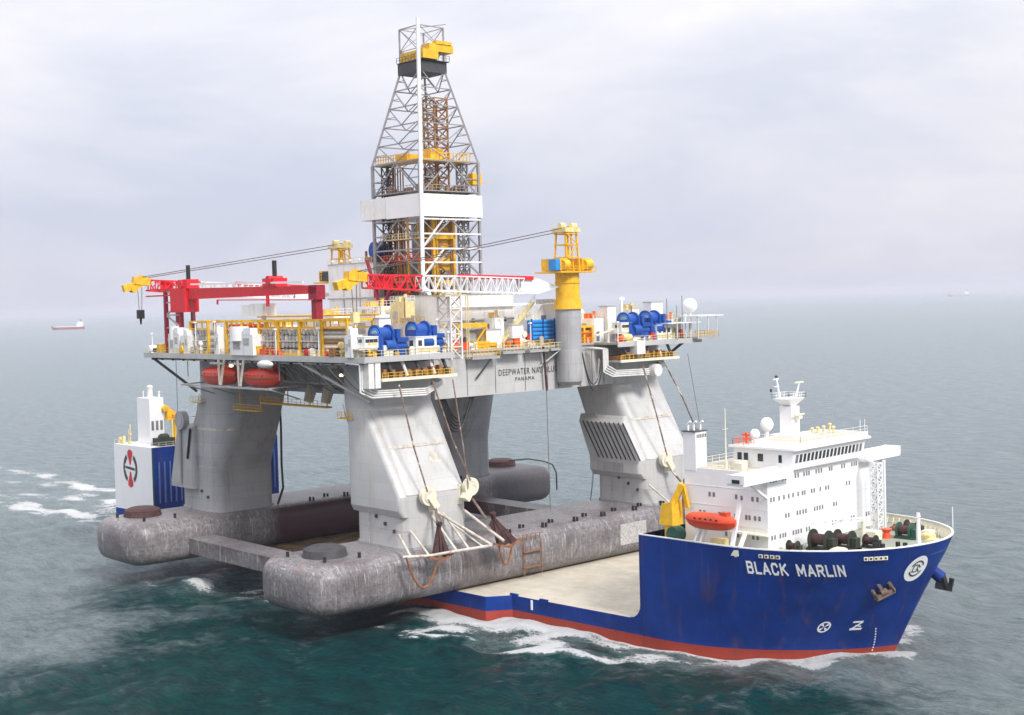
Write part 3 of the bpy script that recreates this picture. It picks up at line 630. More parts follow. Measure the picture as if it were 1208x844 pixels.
# plating seams at deck heights
def win(x,y,z,face,w=.42,h=.72,m='port_dark',parent=None,nm='window'):
    mb=MB()
    if face=='x': mb.box(x,x+.03,y-w/2,y+w/2,z-h/2,z+h/2)
    else: mb.box(x-w/2,x+w/2,y-.03,y,z-h/2,z+h/2)
    return mb
def windows(par,items,m='port_dark',w=.42,h=.72,nm='window'):
    for face,a,z in items:
        p=(XS1+.01,a,z) if face=='x' else (a,-YS-.01,z)
        SH.part(nm,win(*p,face,w,h),m,parent=par)
z1,dz=27.75,2.95
import itertools
row1=[-14.6,-13.9,-13.3,-11.6,-10.9,-8.4,-7.7,-6.2,-5.5,-4.9,-3.0,-2.3,-1.6,0.6,1.2,4.0,4.7,6.8,7.5,8.1]
row2=[-14.6,-13.9,-12.6,-11.4,-10.2,-9.1,-7.8,-6.7,-6.1,-4.3,-3.6,-2.0,-0.5,.2,5.2,6.0]
row3=[-11.0,-10.3,-8.1,-7.4,-6.6,-5.9,-3.6,-2.9,-2.2,-1.5,1.6,2.3]
row4=[-14.5,-13.8,-12.5,-11.8,-11.2,-9.2,-8.5,-7.9,-7.2,-5.8,-5.1,1.2,2.0,3.4,4.0,6.4,7.1,10.8,11.5]
Y2=lambda a:a*1.12+1.6
it=[('x',Y2(a),z1) for a in row1]+[('x',Y2(a),z1-dz) for a in row2]+[('x',Y2(a),z1-2*dz) for a in row3]+[('x',Y2(a),z1-3*dz) for a in row4]
side=[(192.6,z1-.2),(193.4,z1-.2),(184.8,z1-dz*.97),(185.6,z1-dz*.97),(189.8,z1-dz*.97),(190.8,z1-dz),(192.8,z1-dz),(193.7,z1-dz),(182.9,z1-2*dz),(183.7,z1-2*dz),(186.6,z1-2*dz),(187.4,z1-2*dz),(189.6,z1-2*dz),(191.6,z1-2*dz),(192.2,z1-2*dz),(193.2,z1-2*dz),(194,z1-2*dz),(187.8,z1-3*dz),(190,z1-3*dz),(192.8,z1-3*dz),(193.6,z1-3*dz)]
it+=[('y',x,z) for x,z in side]
windows(ss,it)
mb=MB()
for k in range(1,4): 
    z=z1-k*dz+1.35; mb.box(XS1,XS1+.045,-YS,YS,z,z+.06); mb.box(XS0,XS1,-YS-.045,-YS,z,z+.06)
SH.part('deck_seam',mb,'white_paint',parent=ss)
mb=MB().box(189.6,196.3,-YS-1.7,-YS,19.5,19.65); mb.rail([(189.7,-YS-1.6,19.65),(196.2,-YS-1.6,19.65)],1,.04); SH.part('side_balcony',mb,'cream',parent=ss)
# funnel at the after starboard corner
fu=SH.part('funnel',MB().box(179.86,182.3,-15.72,-12.8,ZR-.5,34.6),'ship_white')
mb=MB().box(179.7,182.45,-15.9,-12.65,34.6,34.75); SH.part('funnel_rim',mb,'steel_dark',parent=fu)
mb=MB()
for i in range(6): mb.box(182.31,182.36,-15.4+i*.45,-15.2+i*.45,33.6,34.2)
SH.part('louvre',mb,'steel_dark',parent=fu)
for x,y in ((180.5,-15.2),(181.2,-14.6),(181.6,-13.4)):
    SH.part('exhaust_pipe',MB().cyl((x,y,34.7),(x,y,35.9),.18,n=8).cyl((x,y,35.8),(x+.5,y,36.2),.2,n=8),'ship_white',parent=fu)
# bridge house, roof and wings
BR=MB(); BR.add([(186,-10.6,ZR),(196.4,-10.6,ZR),(196.4,11.2,ZR),(186,11.2,ZR),(186,-10.6,32.0),(197.0,-10.6,32.0),(197.0,11.2,32.0),(186,11.2,32.0)],[(0,3,2,1),(4,5,6,7),(0,1,5,4),(1,2,6,5),(2,3,7,6),(3,0,4,7)])
br=SH.part('bridge',BR,'ship_white')
mb=MB().box(185.4,197.6,-11.2,11.9,32.0,32.35).box(188.4,197.3,-9,11.5,32.35,33.1); SH.part('bridge_roof',mb,'ship_white',parent=br)
mb=MB().box(189,197,-8.5,11.2,33.1,33.13).box(185.6,188.3,-10.9,11.5,32.35,32.38); SH.part('roof_deck',mb,'tan_deck',parent=br)
mb=MB().rail([(188.6,-8.9,33.1),(197.2,-8.9,33.1),(197.2,11.4,33.1)],1.0,.03,2.2); SH.part('railing',mb,'ship_white',parent=br)
for i in range(18):
    y=-9.6+i*1.13
    zz0,zz1=29.95,31.25; x0=196.4+.6*(zz0-ZR)/(32-ZR)+.02; x1=196.4+.6*(zz1-ZR)/(32-ZR)+.02
    mb=MB().add([(x0,y,zz0),(x0,y+.72,zz0),(x1,y+.72,zz1),(x1,y,zz1)],[(0,1,2,3)]); mb.add([(x0-.03,y,zz0),(x0-.03,y+.72,zz0),(x1-.03,y+.72,zz1),(x1-.03,y,zz1)],[(3,2,1,0)])
    SH.part('bridge_window',mb,'glass_dark' if 0<i<16 else 'port_dark',parent=br)
for x,w in ((187.1,.8),(188.3,.8),(191.0,1.0),(194.6,.6)):
    SH.part('bridge_window',MB().box(x-w/2,x+w/2,-10.64,-10.61,30.0,31.2),'glass_dark',parent=br)
for s,y0,y1 in ((-1,-24.0,-10.6),(1,11.2,23.0)):
    mb=MB(); mb.box(194.0,196.9,y0,y1,27.95,28.25); mb.box(196.75,196.95,y0,y1,28.25,29.6); mb.box(193.9,194.05,y0,y1,28.25,29.5)
    ye=y0 if s<0 else y1; mb.box(193.9,196.95,ye-.1,ye+.1,28.25,29.6)
    wg=SH.part('bridge_wing',mb,'ship_white')
    ye2=ye+(0.0 if s>0 else -.12)
    if s<0: SH.part('wing_lamp_box',MB().box(195.0,196.3,-24.2,-24.05,28.4,28.95),'black',parent=wg)
    ys=-YS if s<0 else YS
    SH.part('wing_brace',MB().beam((195.3,ys,25.2),(195.3,ys+s*4.5,27.9),.35),'ship_white',parent=wg)
# ladder mast on the port wing reaching the deck
mb=MB()
for (x,y) in ((201.6,4.9),(203.6,4.9)): pass
LA,LB=(197.6,16.5),(198.9,19.0)
mb.truss((198.9,11.0,FD),(198.9,11.0,28.0),1.5,1.3,.12,11,up=(1,0,0)); mb.beam((199.2,13.0,FD),(199.2,13.0,28.3),.4).beam((199,10.4,28),(196.8,11.5,28.3),.3)
SH.part('stair_tower',mb,'ship_white')
# main mast with crosstrees, radars and dish
mb=MB().box(188.6,190.8,-1.2,1.2,32.3,37.9); mb.box(187.6,192.2,-2.6,2.6,32.3,33.4)
ms=SH.part('mast',mb,'ship_white')
mb=MB(); mb.add([(188.9,-.6,37.9),(190.4,-.6,37.9),(190.4,.6,37.9),(188.9,.6,37.9),(188.0,-2.4,39.2),(191.2,-2.4,39.2),(191.2,2.4,39.2),(188.0,2.4,39.2)],[(4,5,6,7),(0,1,5,4),(1,2,6,5),(2,3,7,6),(3,0,4,7)])
mb.rail([(188.0,-2.4,39.2),(191.2,-2.4,39.2),(191.2,2.4,39.2),(188,2.4,39.2),(188,-2.4,39.2)],.9,.035,1.2); SH.part('mast_platform',mb,'ship_white',parent=ms)
mb=MB().cyl((189,-1.7,39.2),(188.6,-2.0,42.6),.22,.12,n=8).cyl((190,1.5,39.2),(190.4,1.9,41.6),.2,.12,n=8).beam((188.6,-2.6,41.2),(188.6,-1.3,41.2),.15).beam((188.6,-2.9,42.4),(188.6,-1.4,42.4),.18); SH.part('mast_pole',mb,'ship_white',parent=ms)
mb=MB().cbox((190.4,1.9,41.7),(.3,2.4,.25)).cbox((191.5,0,36.6),(.3,2.8,.25)).box(190.8,191.8,-.5,.5,35.9,36.4); SH.part('radar_scanner',mb,'cream',parent=ms)
SH.part('satellite_dome',MB().ell((187.2,-2.9,35.0),(1.1,1.1,1.2)).cyl((187.2,-2.9,32.3),(187.2,-2.9,34),.35),'ship_white',parent=ms)
SH.part('mast_light',MB().ell((188.6,-2.0,42.8),(.25,.25,.25),8,6).ell((188.2,-3.0,40.6),(.2,.2,.3),8,6),'black',parent=ms)
SH.part('satellite_dome',MB().ell((186.7,-5.6,33.6),(.8,.8,.9)),'ship_white',parent=ms)
mb=MB()
for i,(x,y,h) in enumerate(((192,3,.9),(193.5,4,1.2),(191.5,5.5,.8),(194,6.2,1.0),(192.5,7.6,1.3))): mb.cyl((x,y,33.1),(x,y,33.1+h),.18,n=8); mb.ell((x,y,33.1+h),(.35,.35,.25),8,6)
SH.part('roof_equipment',mb,'pale_yellow',parent=br)
SH.part('magnetic_compass',MB().cyl((187,-8.5,32.4),(187,-8.5,34.2),.2,n=8).cbox((187,-8.5,33.8),(1.4,.3,.3)).cbox((187,-8.5,33.2),(.3,1.2,.3)).rail([(186,-10.8,32.4),(186,-6,32.4)],1,.04,1).rail([(186,-10.8,32.4),(190,-10.8,32.4)],1,.04,1),'orange',parent=br,label='orange painted compass stand with rails')
mb=MB()
for y in (-1.5,9.5,11.0): mb.cyl((197,y,33.1),(197,y,35.2),.05,n=5)
SH.part('whip_antenna',mb,'ship_white',parent=br)
mb=MB().cyl((187.0,-14.2,ZR),(187.0,-14.2,38.5),.14,.06,n=6).cyl((187,-14.2,ZR),(187,-14.2,30.0),.3,n=8).beam((187,-14.9,35.2),(187,-13.5,35.2),.06); SH.part('whip_antenna',mb,'cream')
mb=MB().box(188.7,190.2,-14.6,-13.2,ZR,ZR+1.1).rail([(182.5,-15.4,ZR),(188.4,-15.4,ZR)],1.0,.04).rail([(180,-12,ZR),(180,15.4,ZR)],1.0,.04); SH.part('roof_railing',mb,'cream')
mb=MB().cbox((188.2,-12.2,ZR+.6),(1.6,2,1.2)); SH.part('vent_housing',mb,'cream')
# after casings
for s,lab in ((-1,None),(1,None)):
    y0,y1=(-18.89,-6.5) if s<0 else (6.5,18.89)
    mb=MB().box(.53,19.3,y0,y1,DZ,22.45); cs=SH.part('stern_casing',mb,'ship_white')
    SH.part('front_panel',MB().box(19.3,19.45,y0,y1,5.2,22.45),'hull_paint',parent=cs)
    SH.part('lower_strake',MB().box(.5,19.4,(y0-.05 if s<0 else y1),(y0 if s<0 else y1+.05),DZ,6.0),'hull_paint',parent=cs)
    for i in range(7):
        y=y0+1.6+i*1.55
        SH.part('fender_strip',MB().box(19.45,19.75,y,y+.32,8.5,18.7),'fender',parent=cs)
    mb=MB().rail([(.7,y0+.15,22.45),(19.2,y0+.15,22.45),(19.2,y1-.15,22.45)],1.1,.04,2.0); SH.part('railing',mb,'cream',parent=cs)
    if s<0:
        SH.part('green_edge',MB().box(19.32,19.5,-18.95,-18.6,5.2,22.3),'green_paint',parent=cs)
tw=SH.part('funnel_tower',MB().box(7.9,14.0,-16.0,-12.0,22.45,34.4),'ship_white')
for i in range(3): SH.part('louvre',MB().box(14.01,14.05,-15.6+i*1.25,-14.9+i*1.25,26.2,28.6),'port_dark',parent=tw)
mb=MB().cyl((11,-14,34.4),(11,-14,36.8),.7,n=10).ell((11,-14,37),(.8,.8,.6)).cyl((8.6,-14.5,34.4),(8.6,-14.5,36.0),.15,n=6).cyl((13,-12.6,34.4),(13.2,-12.6,36),.3,n=6); SH.part('exhaust_pipe',mb,'pipe_white',parent=tw)
mb=MB().box(15,18.3,-16.0,-11.5,22.45,24.4).ell((17,-14,24.6),(1.2,1.6,1.0),10,6); SH.part('mooring_gear',mb,'dark_green')
mb=MB()
for x,h in ((1.5,1.6),(3.4,2.0),(2.6,1.2),(6.5,.9)): mb.cbox((x,-17.6,22.45+h/2),(.7,.7,h))
mb.cyl((5.6,-16.9,22.45),(5.6,-16.9,27.5),.12,n=6).cyl((4.7,-16.9,22.45),(4.7,-16.9,26.3),.12,n=6).beam((4.6,-16.9,25),(5.8,-16.9,25),.4)
SH.part('deck_fittings',mb,'pale_yellow')
# casing emblem on the white starboard side (round mark of red discs and dark arcs)
def on_case(u,v,r=0): return (8.6+u,-18.93-r,16.6+v)
def arc(r0,r1,a0,a1,n=8,kx=.86):
    vs=[];fs=[]
    for i in range(n+1):
        a=math.radians(a0+(a1-a0)*i/n); vs+=[(r0*math.cos(a)*kx,r0*math.sin(a)),(r1*math.cos(a)*kx,r1*math.sin(a))]
    return vs,[(2*i,2*i+1,2*i+3,2*i+2) for i in range(n)]
mb=MB()
for a0 in (-58,122):
    vs,fs=arc(2.9,4.1,a0,a0+116); mb.add([on_case(u,v) for u,v in vs],fs)
em=SH.part('casing_emblem',mb,'text_black')
mb=MB()
for sg in (1,-1):
    vs,fs=arc(0,4.5,90*sg-18,90*sg+18,6); mb.add([on_case(u*1.1,v,.02) for u,v in vs if True],fs)
    vs,fs=disc(1.25,16); mb.add([on_case(u,v+sg*3.6,.03) for u,v in vs],fs)
SH.part('emblem_red',mb,'logo_red',parent=em)
mb=MB().add([on_case(u,w,.045) for u,w in ((-2.2,.55),(2.2,.15),(2.2,-.45),(-2.2,-.05))],[(3,2,1,0)])
SH.part('emblem_bar',mb,'text_black',parent=em)
mb=MB().add([on_case(u,w,.04) for u,w in ((-2.6,1.1),(2.6,.75),(2.6,.3),(-2.6,.65))],[(3,2,1,0)]).add([on_case(u,w,.04) for u,w in ((-2.6,-.15),(2.6,-.55),(2.6,-1.0),(-2.6,-.6))],[(3,2,1,0)])
SH.part('emblem_gap',mb,'ship_white',parent=em)
# ---- loose things on the ship
T=Thing('deck_crane','yellow hydraulic deck crane folded over the orange lifeboat aft of the white superstructure','crane',(178.3,-17,FD))
T.part('pedestal',MB().cyl((178.3,-17,FD),(178.3,-17,21.6),1.25,n=16),'yellow')
T.part('crane_house',MB().add([(176.7,-18.4,19.6),(179.4,-18.4,19.6),(179.4,-15.4,19.6),(176.7,-15.4,19.6),(177.1,-18.2,23.0),(179.2,-18.2,23.4),(179.2,-15.6,23.4),(177.1,-15.6,23.0)],[(0,3,2,1),(4,5,6,7),(0,1,5,4),(1,2,6,5),(2,3,7,6),(3,0,4,7)]),'yellow')
T.part('boom',MB().beam((178.6,-17,23.0),(180.2,-16.6,26.2),.9,1.0).beam((180.2,-16.6,26.2),(181.0,-16.3,22.4),.5,.6),'yellow')
T.part('hose_drum',MB().cyl((180.7,-20.2,18.6),(180.7,-18.2,18.6),1.25,n=18),'green_paint',label='green hose drum')
def lifeboat(base,L,label,m,frame='ship',rot=0,name='lifeboat',k_=1.0):
    T=Thing(name,label,'lifeboat',base,frame)
    x,y,z=base; rings=[]
    for i in range(13):
        t=-1+2*i/12; k=max(.06,(1-abs(t)**3.2))**.6; hh=.75+.25*k; r=[]
        for j in range(16):
            a=2*math.pi*j/16; cw=1.35*k_*k*math.copysign(abs(math.cos(a))**.8,math.cos(a)); cz=math.sin(a); cz=k_*(1.25*cz if cz>0 else 1.45*cz)*hh*k**.5
            r.append((x+t*L/2,y+cw,z+cz+.1*t*t))
        rings.append(r)
    T.part('hull',MB().loft(rings),m)
    mb=MB(); 
    for i in range(12):
        t0=-1+2*i/12; t1=-1+2*(i+1)/12; f=lambda t:(x+t*L/2*.99,y-1.40*k_*max(.06,(1-abs(t)**3.2))**.6,z-.1+.1*t*t)
        mb.beam(f(t0),f(t1),.16,.22)
    T.part('fender_rope',mb,'rust' if m!='orange' else 'logo_red')
    T.part('canopy_hatch',MB().box(x+L*.22,x+L*.36,y-.6,y+.6,z+.9*k_,z+1.55*k_),m)
    mb=MB()
    for i in range(5): mb.box(x-L*.25+i*L*.11,x-L*.25+i*L*.11+.35,y-1.33*k_,y-1.25*k_,z+.25,z+.5)
    T.part('window',mb,'glass_dark'); return T
lifeboat((187.8,-19.7,21.5),9.2,'bright orange enclosed lifeboat on white davits beside the white superstructure','orange')
for k,(x,lab) in enumerate(((184.6,'white slanted davit arm under the after end of the orange lifeboat'),(191.8,'tall white davit arm at the forward end of the orange lifeboat'))):
    T=Thing('boat_davit',lab,'davit',(x,-18.6,FD),group='davits of the ship lifeboat')
    T.part('arm',MB().beam((x,-20.4,FD-.3),(x+.4,-18.2,20.2 if k==0 else 24.5),.42,.6),'ship_white'); T.part('arm',MB().beam((x+1.1,-20.4,FD-.3),(x+1.3,-18.2,20.0),.4,.6),'ship_white')
    T.part('foot',MB().box(x-.3,x+1.6,-20.7,-19.9,FD,FD+.9),'cream')
    T.part('sill_beam',MB().beam((x-.2,-19.2,20.1),(x+1.6,-19.2,20.1),.3),'ship_white')
for x in (182.4,186.9,189.2):
    single('life_raft_canister',{182.4:'white raft canister nearest the yellow crane on the ship rail',186.9:'white raft canister below the middle of the orange lifeboat',189.2:'white raft canister below the forward half of the orange lifeboat'}[x],'life raft',MB().cyl((x-.6,-20.55,17.6),(x+.6,-20.55,17.6),.38,n=10).box(x-.5,x+.5,-20.8,-20.3,FD,17.3),'ship_white',(x,-20.5,FD),'ship','raft canisters along the ship rail')
single('stores_box','khaki stores locker under the orange lifeboat','locker',MB().box(187.2,189.6,-19.2,-17.6,FD,18.6),'pale_yellow',(188.4,-18.4,FD),'ship')
def mooring_winch(base,label,s=1,m='dark_green',frame='ship',rot=0):
    T=Thing('mooring_winch',label,'winch',base,frame,'mooring winches on the foredeck'); x,y,z=base
    T.part('drum',MB().cyl((x-1.1*s,y,z+1.3*s),(x+1.1*s,y,z+1.3*s),.7*s,n=14),'rust_dark')
    for d in (-1.15,1.0): T.part('flange',MB().cyl((x+d*s,y,z+1.3*s),(x+(d+.15)*s,y,z+1.3*s),1.25*s,n=16),m)
    T.part('frame',MB().box(x-1.5*s,x+2.0*s,y-1.0*s,y+1.0*s,z,z+.3*s).box(x+1.2*s,x+2.0*s,y-.6*s,y+.6*s,z,z+1.6*s).beam((x-1.3*s,y-.9*s,z),(x-1.3*s,y,z+1.4*s),.2),m); return T
mooring_winch((200.4,-8.8,FD),'large dark green mooring winch at the starboard foot of the white superstructure',1.25)
mooring_winch((202.6,-5.6,FD),'second large dark mooring winch, nearer the stem',1.15)
mooring_winch((205.2,-2.4,FD),'small black winch in the middle of the foredeck',.8,'black')
mooring_winch((205.6,7.8,FD),'green mooring winch on the port side of the foredeck',1.0,'green_paint')
mooring_winch((204.6,12.0,FD),'green winch nearest the port bulwark',.9,'dark_green')
mooring_winch((197.9,-12.6,FD),'small dark winch close to the starboard bulwark',.7,'dark_green')
T=Thing('deck_crane','small white stores crane lying across the foredeck in front of the superstructure','crane',(201.5,2.0,FD))
T.part('post',MB().cyl((201.5,2,FD),(201.5,2,20.2),.35,n=10),'cream'); T.part('boom',MB().truss((201.5,2,20.2),(199.2,-9.0,20.9),.45,.5,.07,8),'ship_white'); T.part('platform',MB().box(200.6,203.3,2.4,4.6,FD,18.2),'cream')
single('foremast','plain white post standing near the tip of the bow','mast',MB().cyl((210.9,1.9,FD),(210.9,1.9,22.1),.35,.28,n=12).cyl((211.2,1.9,21.6),(211.2,1.0,21.6),.12,n=6),'ship_white',(210.9,1.9,FD),'ship')
single('jackstaff','thin white staff on the port bow rail','staff',MB().cyl((211.0,13.0,18),(211.0,13.0,21.6),.07,n=6),'ship_white',(211,13,18),'ship')
for i,(x,y,m_,lab) in enumerate(((203.2,6.2,'orange','orange red capstan between the green winches'),(208.6,9.2,'pale_yellow','yellow painted hatch on the port foredeck'),(209.6,-1.0,'black','black double bollard beside the white bow post'),(211.4,5.5,'pale_yellow','yellow chain stopper ahead of the white bow post'),(207.4,-3.8,'black','black double bollard near the starboard bulwark'),(201.0,13.8,'rust','rusty chain pile by the port bulwark'),(207.2,12.2,'cream','cream vent box by the port bulwark'),(203.9,-9.6,'cream','cream locker beside the starboard bulwark'))):
    mb=MB()
    if 'bollard' in lab: mb.cyl((x-.6,y,FD),(x-.6,y,FD+1.1),.35,n=10).cyl((x+.6,y,FD),(x+.6,y,FD+1.1),.35,n=10).box(x-1.1,x+1.1,y-.45,y+.45,FD,FD+.15)
    elif 'capstan' in lab: mb.cyl((x,y,FD),(x,y,FD+.9),.75,.5,n=14).cyl((x,y,FD+.9),(x,y,FD+1.5),.5,.9,n=14)
    elif 'pile' in lab: 
        for k in range(9): mb.ell((x+random.uniform(-.8,.8),y+random.uniform(-.8,.8),FD+random.uniform(.2,.7)),(.5,.35,.25),8,5)
    else: mb.box(x-.9,x+.9,y-1.1,y+1.1,FD,FD+.7).box(x-.7,x+.7,y-.9,y+.9,FD+.7,FD+.85)
    single('deck_fitting' if i not in (0,5) else ('capstan' if i==0 else 'chain_pile'),lab,'deck gear',mb,m_,(x,y,FD),'ship','fittings on the foredeck')
# inner bulwark stays along the port bow and rolled fittings
for x in np.arange(190,212.5,1.25):
    y=hb(x,16.8)-.5; SH.part('bulwark_stay',MB().beam((x,y-.35,FD),(x,y+.1,FD+1.1),.14),'cream')
T=Thing('deck_crane','yellow crane post with ladder standing behind the white tower on the stern casing','crane',(14.0,-9.2,22.45))
T.part('pedestal',MB().box(13.1,15.0,-9.6,-7.3,22.45,29.8),'yellow'); T.part('platform',MB().box(12.6,15.4,-11.8,-7.0,28.6,28.9).rail([(15.3,-11.7,28.9),(15.3,-7.1,28.9)],1.1,.06,1.2).box(13.4,14.6,-11.4,-10.0,28.9,31.0),'yellow')
T.part('boom',MB().beam((14,-8.5,29.5),(13.4,-11.6,32.2),.8,.9).cyl((13.2,-11.9,31.5),(15,-11.9,31.5),.8,n=12),'yellow'); T.part('ladder',MB().beam((15.1,-10.4,22.5),(15.1,-10.4,28.7),.5),'pale_yellow')
#@@RIG@@
# ------------------------------------------------------------------ drilling rig (frame: rig; centre of the rig, x forward, y port)
RG=Thing('drilling_rig','grey four legged semi submersible drilling rig standing on two pontoons across the ship deck','drilling rig',(0,0,DZ+.1),'rig')
PT=13.12; DT=46.8
def bev_box(T,name,x0,x1,y0,y1,z0,z1,rv,re,m,parent=None):
    mb=MB().box(x0,x1,y0,y1,z0,z1); o=T.part(name,mb,m,parent); bm=bmesh.new(); bm.from_mesh(o.data)
    ve=[e for e in bm.edges if abs(e.verts[0].co.x-e.verts[1].co.x)<1e-4 and abs(e.verts[0].co.y-e.verts[1].co.y)<1e-4]
    if rv: bmesh.ops.bevel(bm,geom=ve,offset=rv,segments=6,affect='EDGES',profile=.5)
    ee=[e for e in bm.edges if len(e.link_faces)==2 and e.calc_face_angle(0)>1.0]
    bmesh.ops.bevel(bm,geom=ee,offset=re,segments=5,affect='EDGES',profile=.5)
    for f in bm.faces: f.smooth=True
    for e in bm.edges:
        if len(e.link_faces)==2 and e.calc_face_angle(0)>.7: e.smooth=False
    bm.to_mesh(o.data); bm.free(); return o
def rrect(x0,x1,y0,y1,z,r,n=5,big=None):
    pts=[]
    r_=r
    for q in range(4):
        r=big[1] if big and big[0]==q else r_
        cx_,cy_,a0=((x1-r,y1-r,0),(x0+r,y1-r,90),(x0+r,y0+r,180),(x1-r,y0+r,270))[q]
        for i in range(n+1):
            a=math.radians(a0+90*i/n); pts.append((cx_+r*math.cos(a),cy_+r*math.sin(a),z))
    return pts
for s in (-1,1):
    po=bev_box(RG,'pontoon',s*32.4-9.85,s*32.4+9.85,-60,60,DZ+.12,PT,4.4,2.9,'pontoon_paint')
    for e in (-1,1):
        RG.part('thruster_cover',MB().cyl((s*32.4-(2.5 if s<0 else 0),e*51.5,PT-.1),(s*32.4-(2.5 if s<0 else 0),e*51.5,PT+1.3),4.0,3.7,n=28).cyl((s*32.4-(2.5 if s<0 else 0),e*51.5,PT+1.3),(s*32.4-(2.5 if s<0 else 0),e*51.5,PT+1.75),3.7,2.6,n=28),'rust_dark' if s<0 else 'steel_dark',parent=po)
    # small fittings standing on the pontoon top
    for k in range(11):
        y=-16+4.3*k+(.8 if k%3 else 0); x=s*32.4+(6.2 if k%2 else 8.0)
        RG.part('pontoon_fitting',MB().cyl((x,y,PT-.2),(x,y,PT+.75),.28,n=8).cyl((x,y+.9,PT-.2),(x,y+.9,PT+.6),.24,n=8),'black',parent=po)
    for k,(x,y) in enumerate(((-4,-56.5),(5,-55),(6,-48.5))):
        RG.part('pontoon_fitting',MB().cyl((s*32.4+x,y,PT-.2),(s*32.4+x,y,PT+.9),.3,n=8),'black',parent=po)
for yb in (-44.5,27.0): RG.part('brace',MB().box(-22.6,22.6,yb-3,yb+3,6.0,9.1),'pontoon_paint')
RG.part('pontoon_scaffold',MB().rail([(42.35,-13.8,11.4),(42.35,-9.3,11.4)],1.2,.07,1.2).box(42.26,42.9,-13.8,-9.3,9.3,9.4).box(42.26,42.9,-13.8,-9.3,6.4,6.5).beam((42.7,-13.8,5),(42.7,-13.8,11.5),.16).beam((42.7,-9.3,5),(42.7,-9.3,11.5),.16),'rust')
RG.part('access_plate',MB().box(42.245,42.275,13.2,21.0,6.8,11.0),'riser_grey')
# columns
colo={}
def colx(s,t): # outer and inner x at height fraction
    o=40-9.0*t; i=24.8-6.3*t; return (i,o) if s>0 else (-o,-i)
for s in (-1,1):
    for e in (-1,1):
        y0,y1=(24.5,39.7) if e>0 else (-39.7,-24.5)
        rings=[]
        for z,t in ((PT-.3,0),(22.5,0),(22.9,.02),(38.3,1),(DT-.02,1)):
            x0,x1=colx(s,t); rings.append(rrect(x0,x1,y0,y1,z,2.6 if z<38 else 2.0,6,(({(1,-1):2,(1,1):1,(-1,-1):3,(-1,1):0})[s,e],2.6+4.2*t)))
        c=RG.part('column',MB().loft(rings),'rig_grey' if s<0 else 'rig_light'); smooth_angle(c,18); colo[s,e]=c  # after columns get the darker grey: under-deck shade put into their colour
        # foot flange and hull seam
        x0,x1=colx(s,0); RG.part('column_foot',MB().loft([rrect(x0-.25,x1+.25,y0-.25,y1+.25,PT-.2,2.7,6),rrect(x0-.25,x1+.25,y0-.25,y1+.25,PT+.35,2.7,6)]),'rig_grey',parent=c)
# shells (anchor racks) on the starboard faces of the forward columns and the after side of the after column
def shell(e,z0,z1,xin,xout,depth,m,par,y):
    t=lambda z:max(0,(z-22.5)/15.8); rings=[]
    for z,dd in ((z0,depth*.15),(z0+1.2,depth),(22.5,depth),(z1-1.5,depth),(z1,depth*.1)):
        xo=40-9*t(z)+xout*min(1,t(z)*3+.1 if e<0 else 1); xi=24.8-6.3*t(z)+(xin*t(z) if e<0 else xin); rings.append(rrect(xi+(1.2*t(z) if e<0 else 0),xo,y-dd,y+1.2,z,min(.9,(dd+1.2)*.45),4))
    o=RG.part('anchor_rack',MB().loft(rings),m,parent=par); smooth_angle(o,25); return o
sB=shell(-1,18.9,37.6,5.0,-1.0,.9,'rig_light',colo[1,-1],-39.7)
sD=shell(1,18.6,31.5,-.3,-.9,1.5,'rig_light',colo[1,1],24.5)
for k in range(10):
    x=27.2+k*1.28; zt,zb=30.2,22.6; lean=-4.2
    RG.part('rack_slot',MB().beam((x+lean+.2,22.93,zt),(x+.6,22.93,zb),.42,.10),'black',parent=sD)
RG.part('rack_grille',MB().add([(x,22.97,z) for x,z in ((27,21.8),(34.6,21.8),(34.6,19.9),(27,19.9))],[(0,1,2,3)]),'rig_grey',parent=sD)
# after starboard column: box sponson on its outer side with a dark slot
rings=[rrect(-41.6,-31.5,-41.2,-34.0,z,.8,4) if z<30 else rrect(-38.4,-31.5,-41.0,-34.0,z,.8,4) for z in (17.8,18.9,31.4)]
oA=RG.part('anchor_rack',MB().loft(rings),'rig_grey',parent=colo[-1,-1]); smooth_angle(oA,25)
RG.part('rack_slot',MB().beam((-31.6,-41.35,30.9),(-33.2,-41.35,24.3),.5,.25),'black',parent=oA)
RG.part('fairlead',MB().cyl((-35.4,-41.9,32.5),(-35.4,-40.5,32.5),2.0,n=20).cyl((-35.4,-42.0,32.5),(-35.4,-41.8,32.5),1.2,n=16),'rig_grey',parent=colo[-1,-1])
RG.part('riser_pipe',MB().cyl((-36.5,-41.6,19),(-36.3,-41.4,31),.55,n=10),'rig_grey',parent=colo[-1,-1])
for s,e in ((1,-1),(-1,-1)):
    c=colo[s,e]; x0,x1=colx(s,0)
    mb=MB(); xx=x0+.6; z=PT
    # ladder run up the inboard face of the column
    mb.beam((x0-.5,-36,PT),(x0-.5,-36,22.5),.18).beam((x0-.5,-35,PT),(x0-.5,-35,22.5),.18)
    for k in range(8): mb.box(x0-1.1,x0,-36.4,-34.6,PT+1.5+k*3,PT+1.65+k*3)
    RG.part('ladder',mb,'pipe_white',parent=c)
RG.part('draft_board',MB().box(24.3,24.76,-30,-29.2,14,37),'riser_pale',parent=colo[1,-1])
